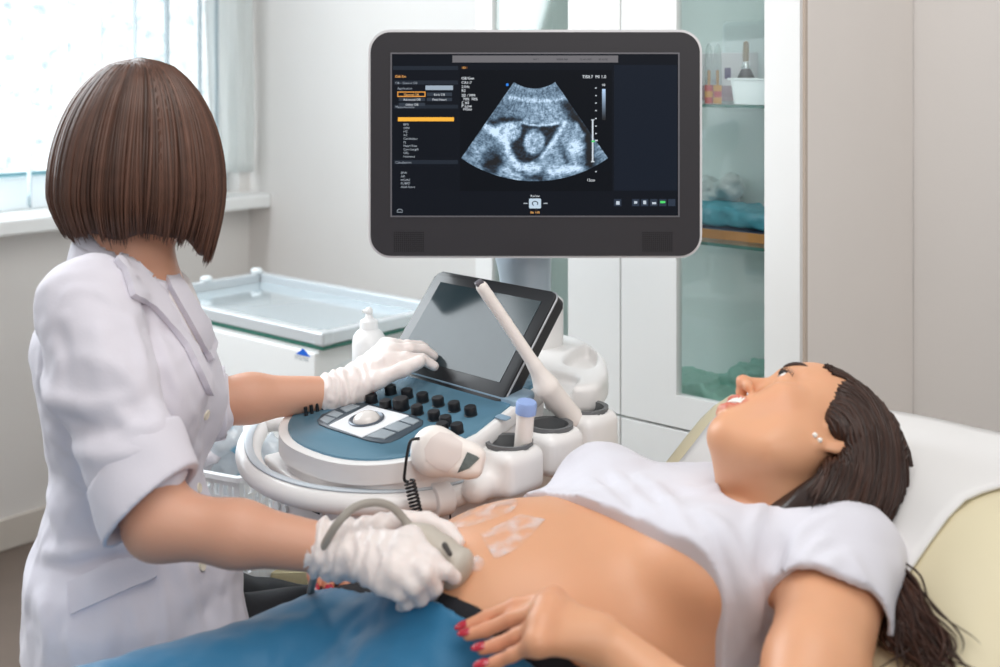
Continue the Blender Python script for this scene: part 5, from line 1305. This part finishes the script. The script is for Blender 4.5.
# long waves falling past the near shoulder onto the couch
def couch_hit(px, py, lift):
    Y = 1.3
    for _ in range(30):
        p = P(px, py, Y); r_ = p - C0; zc = couch_pt(r_ @ CA, 0)[2] + lift; Y += (p[2] - zc) * 1.2
    return P(px, py, Y)
paths, rads, cols = [], [], []
for k in range(260):
    q = rs.normal(0, 1, 4); f = rs.rand(); L_ = .62 + .42 * rs.rand(); x0 = 866 + 5 * q[0]
    ctl = [(x0, 522), (x0 + 8, 545), (884 + 9 * q[1] + 8 * f, 575), (896 + 12 * q[1] + 14 * f, 612), (905 + 16 * q[1] + 26 * f, 645), (918 + 18 * q[2] + 34 * f, 672)]
    pts = [couch_hit(x, y, .012 + .010 * rs.rand() + (.03 if i < 2 else 0)) for i, (x, y) in enumerate(ctl)]
    pts = smooth_path(pts, 7); pts = pts[:max(12, int(len(pts) * L_))]; ph = rs.rand() * 6; am = .002 + .005 * rs.rand()
    pts = [p + V3(1, -.3, .15) * am * math.sin(ph + i * .36) * min(1, i / 10) for i, p in enumerate(pts)]
    paths.append(pts); strand_cols()
strands_mesh('hair_lengths', paths, rads, m_hairp, hair_p, cols)

# ------------------------------------------------------------------ gel on the belly
m_gel = bpy.data.materials.new('clear_gel'); m_gel.use_nodes = True; nt = m_gel.node_tree; N = nt.nodes; L = nt.links; b_ = N['Principled BSDF']
b_.inputs['Base Color'].default_value = (.95, .95, .97, 1); b_.inputs['Roughness'].default_value = .12; b_.inputs['Coat Weight'].default_value = 1
tcn = N.new('ShaderNodeTexCoord'); nz = N.new('ShaderNodeTexNoise'); nz.inputs['Scale'].default_value = 45; L.new(tcn.outputs['Object'], nz.inputs['Vector'])
cr = N.new('ShaderNodeMapRange'); cr.inputs[1].default_value = .42; cr.inputs[2].default_value = .72; cr.inputs[3].default_value = .02; cr.inputs[4].default_value = .34; L.new(nz.outputs['Fac'], cr.inputs[0]); L.new(cr.outputs[0], b_.inputs['Alpha'])
bm = bmesh.new(); patch(bm, bt, [(446, 520), (455, 510), (478, 501), (508, 497), (520, 503), (512, 512), (492, 520), (470, 527), (452, 530)], 2.5, .0022, .0015)
patch(bm, bt, [(468, 560), (478, 556), (486, 562), (482, 572), (470, 572)], 2.5, .0022, .0015)
patch(bm, bt, [(480, 535), (520, 515), (545, 520), (520, 548), (495, 560)], 2.5, .0016, .0010)
gsm = obj('gel_smear', bm, m_gel, None, True); tag(gsm, 'whitish wet gel smeared over the top of the bare belly', 'gel', kind='stuff')
# ------------------------------------------------------------------ the doctor
doc = thing('person', 'woman with a brown bob in a white medical coat holding the scanning probe', 'person', V3(-.48, 1.62, 0))
HD = V3(-.485, 1.628, 1.236); fa = math.radians(52); fd = V3(math.cos(fa), math.sin(fa), 0); rd = V3(math.sin(fa), -math.cos(fa), 0)
RD = np.stack([rd, fd, UP], 1); DS = .915
SN, SF = V3(-.517, 1.475, 1.070), V3(-.520, 1.765, 1.012)
EN, WN = P(160, 523, 1.37), P(335, 550, 1.372)
EF, WF = V3(-.480, 1.755, .858), P(336, 393, 1.825)
s = SDF(); g_d = head_sdf(s, HD, RD, DS, .02, V3(-.508, 1.615, 1.105), (.047, .054), .002)
s.cone(V3(-.508, 1.615, 1.105), V3(-.50, 1.62, 1.0), .052, .075, .03); s.cone(SN, SF, .042, .042, .03); s.ell((-.50, 1.62, .95), (.085, .13, .14), None, .04); s.ell((-.495, 1.62, .75), (.085, .12, .16), None, .04); s.ell((-.495, 1.62, .60), (.115, .16, .10), None, .04)
fm = EN * .55 + WN * .45 + V3(0, -.004, .003)
s.chain([SN, EN], [.042, .040], .02, .03); s.chain([EN, fm, WN], [.0385, .0345, .0265], .02, .02)
fm2 = EF * .55 + WF * .45 + V3(0, 0, .004)
s.chain([SF, EF], [.05, .042], .02, .03); s.chain([EF, fm2, WF], [.039, .034, .025], .02, .02)
def PN(x, y, Y): return P(x, y, Y - .064)
mcn = [PN(411, 540, 1.405), PN(404, 555, 1.378), PN(395, 570, 1.365), PN(384, 581, 1.368)]
fgn = [[PN(432, 557, 1.372), PN(446, 571, 1.366), PN(455, 578, 1.372)], [PN(425, 574, 1.350), PN(434, 588, 1.362), PN(430, 596, 1.385)], [PN(414, 587, 1.348), PN(421, 598, 1.362), PN(416, 603, 1.388)], [PN(400, 594, 1.355), PN(407, 603, 1.368), PN(402, 606, 1.390)]]
thn = [PN(365, 531, 1.445), PN(398, 521, 1.462), PN(427, 522, 1.462), PN(447, 531, 1.45), PN(458, 542, 1.437)]
mcf2 = [P(386, 363, 1.84), P(391, 354, 1.865), P(390, 349, 1.895), P(386, 347, 1.92)]
fgf2 = [[P(406, 357, 1.843), P(422, 359, 1.853), P(434, 366, 1.858)], [P(410, 348.5, 1.872), P(424, 350, 1.885), P(433.5, 356, 1.89)], [P(407, 345.5, 1.905), P(420, 346, 1.92), P(430, 350, 1.93)], [P(400, 344.5, 1.935), P(410, 345.5, 1.95), P(418, 349, 1.96)]]
thf = [P(352, 391, 1.815), P(377, 381, 1.815), P(402, 370, 1.82), P(420, 361.5, 1.828)]
s2 = SDF(); hand_sdf(s2, WN, mcn, fgn, thn, .0088, .026, .010, .0135); hand_sdf(s2, WF, mcf2, fgf2, thf, .0085, .026, .010, .0130)
s.merge(s2, -.0035)
s.chain([V3(-.46, 1.60, .560), V3(-.14, 1.79, .535)], [.066, .046], .02, .04); s.chain([V3(-.14, 1.79, .535), V3(-.13, 1.82, .09)], [.048, .035], .02, .02)
s.chain([V3(-.50, 1.72, .555), V3(-.30, 1.90, .46)], [.075, .05], .02, .04); s.chain([V3(-.30, 1.90, .46), V3(-.34, 1.88, .09)], [.048, .035], .02, .02)
me = s.mesh('body', .0036); set_tint(me, head_tint(me, HD, RD, DS)); link('body', me, m_skin2, doc)
face_parts(doc, HD, RD, DS, (0, 1, 0), False)
# --- gloves with rolled cuffs
for w_, el, sets, nm in ((WN, EN, (mcn, fgn, thn), 1), (WF, EF, (mcf2, fgf2, thf), 0)):
    d = nrm(w_ - el); s = SDF(); hand_sdf(s, w_, *sets, .0088, .026, .010, .0135)
    st = w_ - d * (.018 if nm else .012); s.chain([st, w_ + d * .006, w_ + d * .03], [.0295 if nm else .029, .0285 if nm else .0275, .026], .012, .02)
    x_, y_, z_ = axis_frame(d)
    for k in range(14): 
        a0, a1 = st + d * .0, None
    ring = [st + (.0295 if nm else .029) * (math.cos(a) * x_ + math.sin(a) * y_) for a in np.linspace(0, 2 * math.pi, 13)]
    for a, b in zip(ring, ring[1:]): s.cone(a, b, .0026, .0026, .004)
    s.warps.append(lambda Q, dd, w_=w_, d=d: dd + .0045 * np.exp(-(np.maximum(0, (Q - w_) @ d - .02) / .04) ** 2) * np.sin(((Q - w_) @ d) * 420 + 6 * vnoise(Q * 60)) * .42 - .0010 + .0018 * vnoise(Q * 85))
    s.cone(st - d * .03, st + d * .004, .0295 if nm else .028, .0295 if nm else .028, .001, 'sub') if False else None
    link('glove', s.mesh('glove', .0028), m_glove, doc)
# --- white coat
m_coat = mat('white_coat_cotton', rgb('D9D5DE'), .85, sheen=.15, var=.015, bump=.10, bump_scale=420)
s = SDF()
s.ell((-.522, 1.62, .965), (.102, .150, .140), None, .04); s.ell((-.446, 1.55, .925), (.050, .066, .075), None, .05); s.ell((-.446, 1.68, .905), (.050, .062, .075), None, .05)
s.ell((-.508, 1.62, .81), (.097, .135, .16), None, .06); s.ell((-.490, 1.60, .64), (.126, .175, .13), None, .06)
s.cone((-.497, 1.60, .66), (-.497, 1.60, .47), .130, .140, .05); s.cone((-.44, 1.54, .60), (-.40, 1.55, .595), .06, .05, .05)
s.chain([P(128, 285, 1.67), P(140, 297, 1.69), P(170, 350, 1.68)], [.042, .034, .034], .03); s.cone(SN + V3(-.0, .01, -.006), SF, .052, .050, .04); s.cone(V3(-.530, 1.615, 1.05), V3(-.524, 1.615, 1.098), .075, .060, .03)
# near sleeve: full, gathered toward the elbow
ed = nrm(EN - SN); s.chain([SN, SN + ed * .10 + V3(-.006, -.01, 0), SN + ed * .20 + V3(.0, -.006, 0), EN - ed * .055], [.054, .059, .057, .046], .02, .03)
edf = nrm(EF - SF); s.chain([SF, SF + edf * .12, EF - edf * .01], [.050, .054, .052], .02, .03); s.cone(EF, EF + nrm(WF - EF) * .04, .052, .050, .02)
s.warps.append(lambda Q, d: d + .012 * vnoise(Q * V3(7, 7, 15) + 3) + .010 * vnoise(Q * V3(16, 16, 30) + 7) + .003 * vnoise(Q * 60) - .010 * np.abs(vnoise(Q * V3(9, 9, 17) + 11)))
cb0 = bvh(s.mesh('t', .009))
for px, amp, wd in (([(52, 398), (75, 404), (100, 406), (142, 391)], .010, .010), ([(50, 432), (75, 448), (108, 457), (168, 447)], .010, .011), ([(88, 357), (115, 366), (140, 390)], .008, .009), ([(40, 360), (46, 390), (55, 410)], .006, .010), ([(62, 300), (75, 290), (98, 292), (120, 305)], .006, .008), ([(70, 420), (100, 432), (140, 420)], -.007, .009), ([(66, 470), (90, 485), (110, 488)], .008, .010), ([(95, 320), (100, 350), (98, 385)], .006, .011), ([(60, 330), (66, 360), (64, 385)], -.006, .010), ([(130, 320), (140, 350), (146, 385)], .006, .010), ([(110, 400), (130, 425), (160, 425)], .006, .009),
                    ([(46, 552), (66, 555), (90, 552), (152, 540)], .010, .010), ([(50, 565), (85, 563), (150, 553)], -.008, .008), ([(26, 605), (36, 565), (48, 530)], .006, .008), ([(71, 588), (70, 625), (71, 664)], .005, .006), ([(159, 560), (163, 600), (168, 650)], .005, .006), ([(52, 500), (60, 530), (80, 555)], .008, .010), ([(45, 470), (50, 500), (60, 525)], .006, .009), ([(100, 590), (108, 630), (104, 665)], .006, .014), ([(40, 600), (48, 640), (46, 665)], .007, .010), ([(130, 600), (140, 640), (144, 665)], .005, .012), ([(180, 560), (192, 600), (200, 640)], .006, .010),
                    ([(160, 345), (175, 385), (200, 430)], .006, .010), ([(170, 400), (185, 430), (200, 455)], .006, .009), ([(190, 455), (180, 475), (170, 495)], .006, .009), ([(150, 330), (160, 360), (172, 400)], -.004, .008)):
    s.ridge_on(cb0, px, amp, wd)
nkc0, nkc1 = V3(-.50, 1.615, 1.07), V3(-.478, 1.62, 1.25)
def vneck(Q, d):
    t = np.clip((Q - nkc0) @ (nkc1 - nkc0) / ((nkc1 - nkc0) @ (nkc1 - nkc0)), 0, 1); e = np.linalg.norm(Q - nkc0 - t[:, None] * (nkc1 - nkc0), axis=1) - .062; return np.maximum(d, -e)
s.cuts.append(vneck)
s.cuts.append(lambda Q, d: np.maximum(d, .47 - Q[:, 2]))
me = s.mesh('coat', .0042); coat = link('coat', me, m_coat, doc); ct = bvh(me)
m_ushirt = mat('inner_top', rgb('F0E9E8'), .85)
s = SDF(); s.cone(V3(-.508, 1.615, 1.112), V3(-.50, 1.62, 1.0), .059, .082, .03); s.ell((-.505, 1.63, .955), (.092, .132, .145), None, .04)
s.cuts.append(lambda Q, d: np.maximum(d, (Q[:, 2] - 1.100) + .50 * (Q[:, 0] + .50)))
me_i = s.mesh('inner_top', .004); link('inner_top', me_i, m_ushirt, doc)
lt2 = BVHTree.FromPolygons([v.co.copy() for q in (me, me_i) for v in q.vertices], [tuple(p.vertices) for p in me.polygons] + [tuple(i + len(me.vertices) for i in p.vertices) for p in me_i.polygons])
# cuffs turned up at the elbows
def cuff(c, ax, r0, r1, ln, tilt, nm):
    s = SDF(); n = nrm(ax + tilt); s.cone(c - ax * ln * .7, c + ax * ln * 1.6, r0, r1, .01); s.cone(c - ax * ln * .05, c + ax * ln * 3, r0 - .0065, r1 - .0045, .002, 'sub')
    s.warps.append(lambda Q, d: d + .005 * vnoise(Q * 32)); s.plane(c - n * ln / 2, n); s.plane(c + n * ln / 2, -n); link(nm, s.mesh(nm, .003), m_coat, coat)
cc_ = P(144, 480, 1.385); axn = nrm(EN - SN); cuff(cc_, axn, .0610, .0665, .060, V3(.30, .12, .25) * .8, 'cuff')
axf = nrm(WF - EF); cuff(EF + axf * .045, axf, .056, .054, .05, V3(0, 0, .0), 'cuff')
# collar stand, lapels, undershirt, pocket welt, buttons
# collar stand and fall: a folded band that runs round the back of the neck and dips to the front
bm = bmesh.new(); rows = []
ctr = V3(-.506, 1.615, 0)
for a in np.linspace(math.radians(72), math.radians(322), 46):
    f = .5 + .5 * math.cos(a - math.radians(5)); z0 = 1.128 - .062 * f ** 1.3; b = []
    for dz, r in ((-.052, .090), (-.004, .0775), (.002, .0745), (-.002, .071), (-.045, .076)):
        b.append(bm.verts.new(ctr + V3((r + .004 * f) * math.cos(a), (r - .006) * math.sin(a), z0 + dz)))
    rows.append(b)
for r1, r2 in zip(rows, rows[1:]):
    for i in range(5): bm.faces.new((r1[i], r1[(i + 1) % 5], r2[(i + 1) % 5], r2[i]))
bm.faces.new(rows[0]); bm.faces.new(rows[-1][::-1]); obj('collar', bm, m_coat, coat, True)
for poly in ([(113, 262), (122, 272), (130, 298), (151, 308), (169, 328), (184, 348), (207, 396), (205, 378), (192, 347), (174, 312), (160, 290), (134, 263), (120, 254)], [(160, 262), (172, 272), (203, 322), (212, 345), (208, 362), (196, 340), (176, 304), (163, 280)]):
    bm = bmesh.new(); patch(bm, lt2, poly, 2.5, .0095, .0085); obj('lapel', bm, m_coat, coat, sharp=60)
bm = bmesh.new(); patch(bm, ct, [(70, 584), (153, 546), (157, 577), (71, 615)], 2.5, .0075, .0075); obj('pocket_welt', bm, m_coat, coat, sharp=60)
m_btn = mat('button_cream', rgb('E6DCC8'), .3)
for px, py in ((206.5, 415), (199, 488), (202, 566)):
    for dx in (0, -3, -6, -9, -12):
        loc, n = hit(ct, px + dx, py)
        if loc is not None: break
    if loc is None: continue
    bm = bmesh.new(); add_lathe(bm, [(0, -.002), (.0065, -.002), (.007, .0005), (.0062, .002), (.0045, .0014), (0, .0014)], frame_at(loc, n), 18); obj('button', bm, m_btn, coat, sharp=40)
# black trousers and shoes
m_trs = mat('black_trousers', rgb('16181E'), .75, bump=.15, bump_scale=80)
s = SDF(); s.chain([V3(-.47, 1.60, .560), V3(-.14, 1.79, .535)], [.074, .056], .02, .04); s.chain([V3(-.14, 1.79, .535), V3(-.13, 1.82, .10)], [.060, .05], .02, .03)
s.chain([V3(-.50, 1.72, .555), V3(-.30, 1.90, .46)], [.088, .060], .02, .04); s.chain([V3(-.30, 1.90, .46), V3(-.34, 1.88, .10)], [.058, .048], .02, .03)
s.warps.append(lambda Q, d: d + .010 * vnoise(Q * 24)); link('trousers', s.mesh('trousers', .0055), m_trs, doc)
for p, f in ((V3(-.13, 1.82, .045), V3(.8, .3, 0)), (V3(-.34, 1.88, .045), V3(.8, .3, 0))):
    f = nrm(f); s = SDF(); s.cone(p, p + f * .13 - UP * .01, .042, .034, .02); s.cone(p, p + UP * .05, .04, .042, .02); s.cuts.append(lambda Q, d: np.maximum(d, .002 - Q[:, 2])); link('shoe', s.mesh('shoe', .005), mat('shoe_white', rgb('DADADA'), .5), doc)
# --- the bob
m_haird = hair_mat('chestnut_hair', rgb('5C4136'), .36)
HC = V3(-.4955, 1.625, 0); ZT = 1.3775; HH = .183; RB = .114
def bob(phi, t, lift=1.):
    """phi about the vertical, t = 0 crown .. 1 hem"""
    rel = (phi - fa + math.pi) % (2 * math.pi) - math.pi
    hem = 1.138 - .048 * max(0., 1 - abs(abs(rel) - .75) / 1.0) + .004 * math.sin(phi * 9)
    z = ZT - (ZT - hem) * (t ** 1.12)
    dz = ZT - z
    r = math.sqrt(max(0, 1 - ((HH - dz) / HH) ** 2)) if dz < HH else 1.0 - .16 * ((dz - HH) / (ZT - hem - HH + 1e-6)) ** 1.6
    bx = RB * (1.0 + .03 * math.cos(phi - math.pi)); by = .112
    r *= lift
    return HC + V3(bx * r * math.cos(phi), by * r * math.sin(phi), z)
OPEN = .36
bm = bmesh.new(); n1, n2 = 72, 26; G = []
for i in range(n1 + 1):
    ph = fa + OPEN + (2 * math.pi - 2 * OPEN) * i / n1; G.append([(bm.verts.new(bob(ph, .0005 + .98 * j / n2, .985)), bm.verts.new(bob(ph, .0005 + .98 * j / n2, .90))) for j in range(n2 + 1)])
for a, b in zip(G, G[1:]):
    for j in range(n2):
        for k in (0, 1): bm.faces.new((a[j][k], a[j + 1][k], b[j + 1][k], b[j][k]))
for j in range(n2):
    for a in (G[0], G[-1]): bm.faces.new((a[j][0], a[j + 1][0], a[j + 1][1], a[j][1]))
for a, b in zip(G, G[1:]):
    for j in (0, n2): bm.faces.new((a[j][0], b[j][0], b[j][1], a[j][1]))
# skull cap above the brow closes the front
s = SDF(); s.ell(g_d(0, -.012, .040), V3(.073, .094, .080) * DS, RD, .02)
def cap_cut(Q, d):
    q = (Q - HD) @ RD / DS; return np.maximum(d, (.9 * (q[:, 1] - .055) - .44 * (q[:, 2] - .080)) * .9)
s.cuts.append(cap_cut); s.cuts.append(lambda Q, d: np.maximum(d, HD[2] + .0 - Q[:, 2])); capm = s.mesh('cap', .004)
bm.from_mesh(capm); me = bpy.data.meshes.new('hair'); bmesh.ops.recalc_face_normals(bm, faces=bm.faces); bm.to_mesh(me); bm.free(); set_tint(me, np.ones((len(me.vertices), 3)) * .55); hair_d = link('hair', me, m_haird, doc)
rs = np.random.RandomState(4); paths, rads, cols = [], [], []
nS = 860
for k in range(nS):
    ph = fa + OPEN * .85 + (2 * math.pi - 1.7 * OPEN) * (k + rs.rand()) / nS; lift = .972 + .062 * rs.rand(); tend = 1.0 + rs.normal(0, .012) - (.06 * rs.rand() if rs.rand() < .12 else 0)
    wob = rs.normal(0, .02); cl = .035 * math.sin(ph * 23) + .02 * math.sin(ph * 51)
    t0 = .004 + .05 * rs.rand() ** 2
    pts = [bob(ph + wob * t + cl * t * t + .10 * (1 - t) ** 2, t * tend, lift * (1 - .015 * (1 - t)) + .012 * math.sin(ph * 31) * t) - UP * .004 * max(0, 1 - t * 14) for t in np.linspace(t0, 1, 17)]
    paths.append(pts); rads.append(.0022 + .0016 * rs.rand()); c = .62 + .62 * rs.rand() ** 1.3 + .14 * math.sin(ph * 17); cols.append((c, c * .97, c * .94))
strands_mesh('hair_strands', paths, rads, m_haird, hair_d, cols)

# ------------------------------------------------------------------ the scanning probe in her hand
m_prb = mat('probe_grey_beige', rgb('BDB4A8'), .4, coat=.1); m_cab = mat('cable_grey', rgb('9C958C'), .45)
a = PN(410, 529, 1.43); b = PN(425, 541, 1.418); c = PN(441, 556, 1.402); d = PN(458, 570, 1.390); u = nrm(d - a)
t = thing('scanning_probe', 'grey beige curved scanning probe with cable pressed on the belly by the gloved hand', 'probe', d)
s = SDF(); s.chain([a, b, c], [.008, .0165, .0205], .012); s.cone(c, c * .45 + d * .55, .0200, .0185, .012)
sv = nrm(np.cross(u, V3(0, -1, .1))); s.ell(d - u * .001, V3(.014, .0245, .0205), np.stack([u, sv, np.cross(u, sv)], 1), .012)
link('probe_shell', s.mesh('probe_shell', .0026), m_prb, t)
s = SDF(); s.cone(PN(444.5, 545, 1.374), PN(450, 554, 1.370), .0035, .003, .004); link('marker', s.mesh('marker', .0014), mat('marker_dark', rgb('4A4644'), .5), t)
cp = [a, PN(403, 518, 1.432), PN(390, 506, 1.43), PN(372, 502.5, 1.425), PN(352, 509, 1.415), PN(335, 527, 1.405), P(321, 553, 1.35), P(314, 577, 1.40), P(310.5, 594, 1.50), P(310, 620, 1.60), P(312, 700, 1.70), P(318, 800, 1.72)]
bm = bmesh.new(); pts = smooth_path(cp, 8); add_tube(bm, pts, [.0048 if i > 6 else .0075 - .0004 * i for i in range(len(pts))], 10); obj('probe_cable', bm, m_cab, t, True)
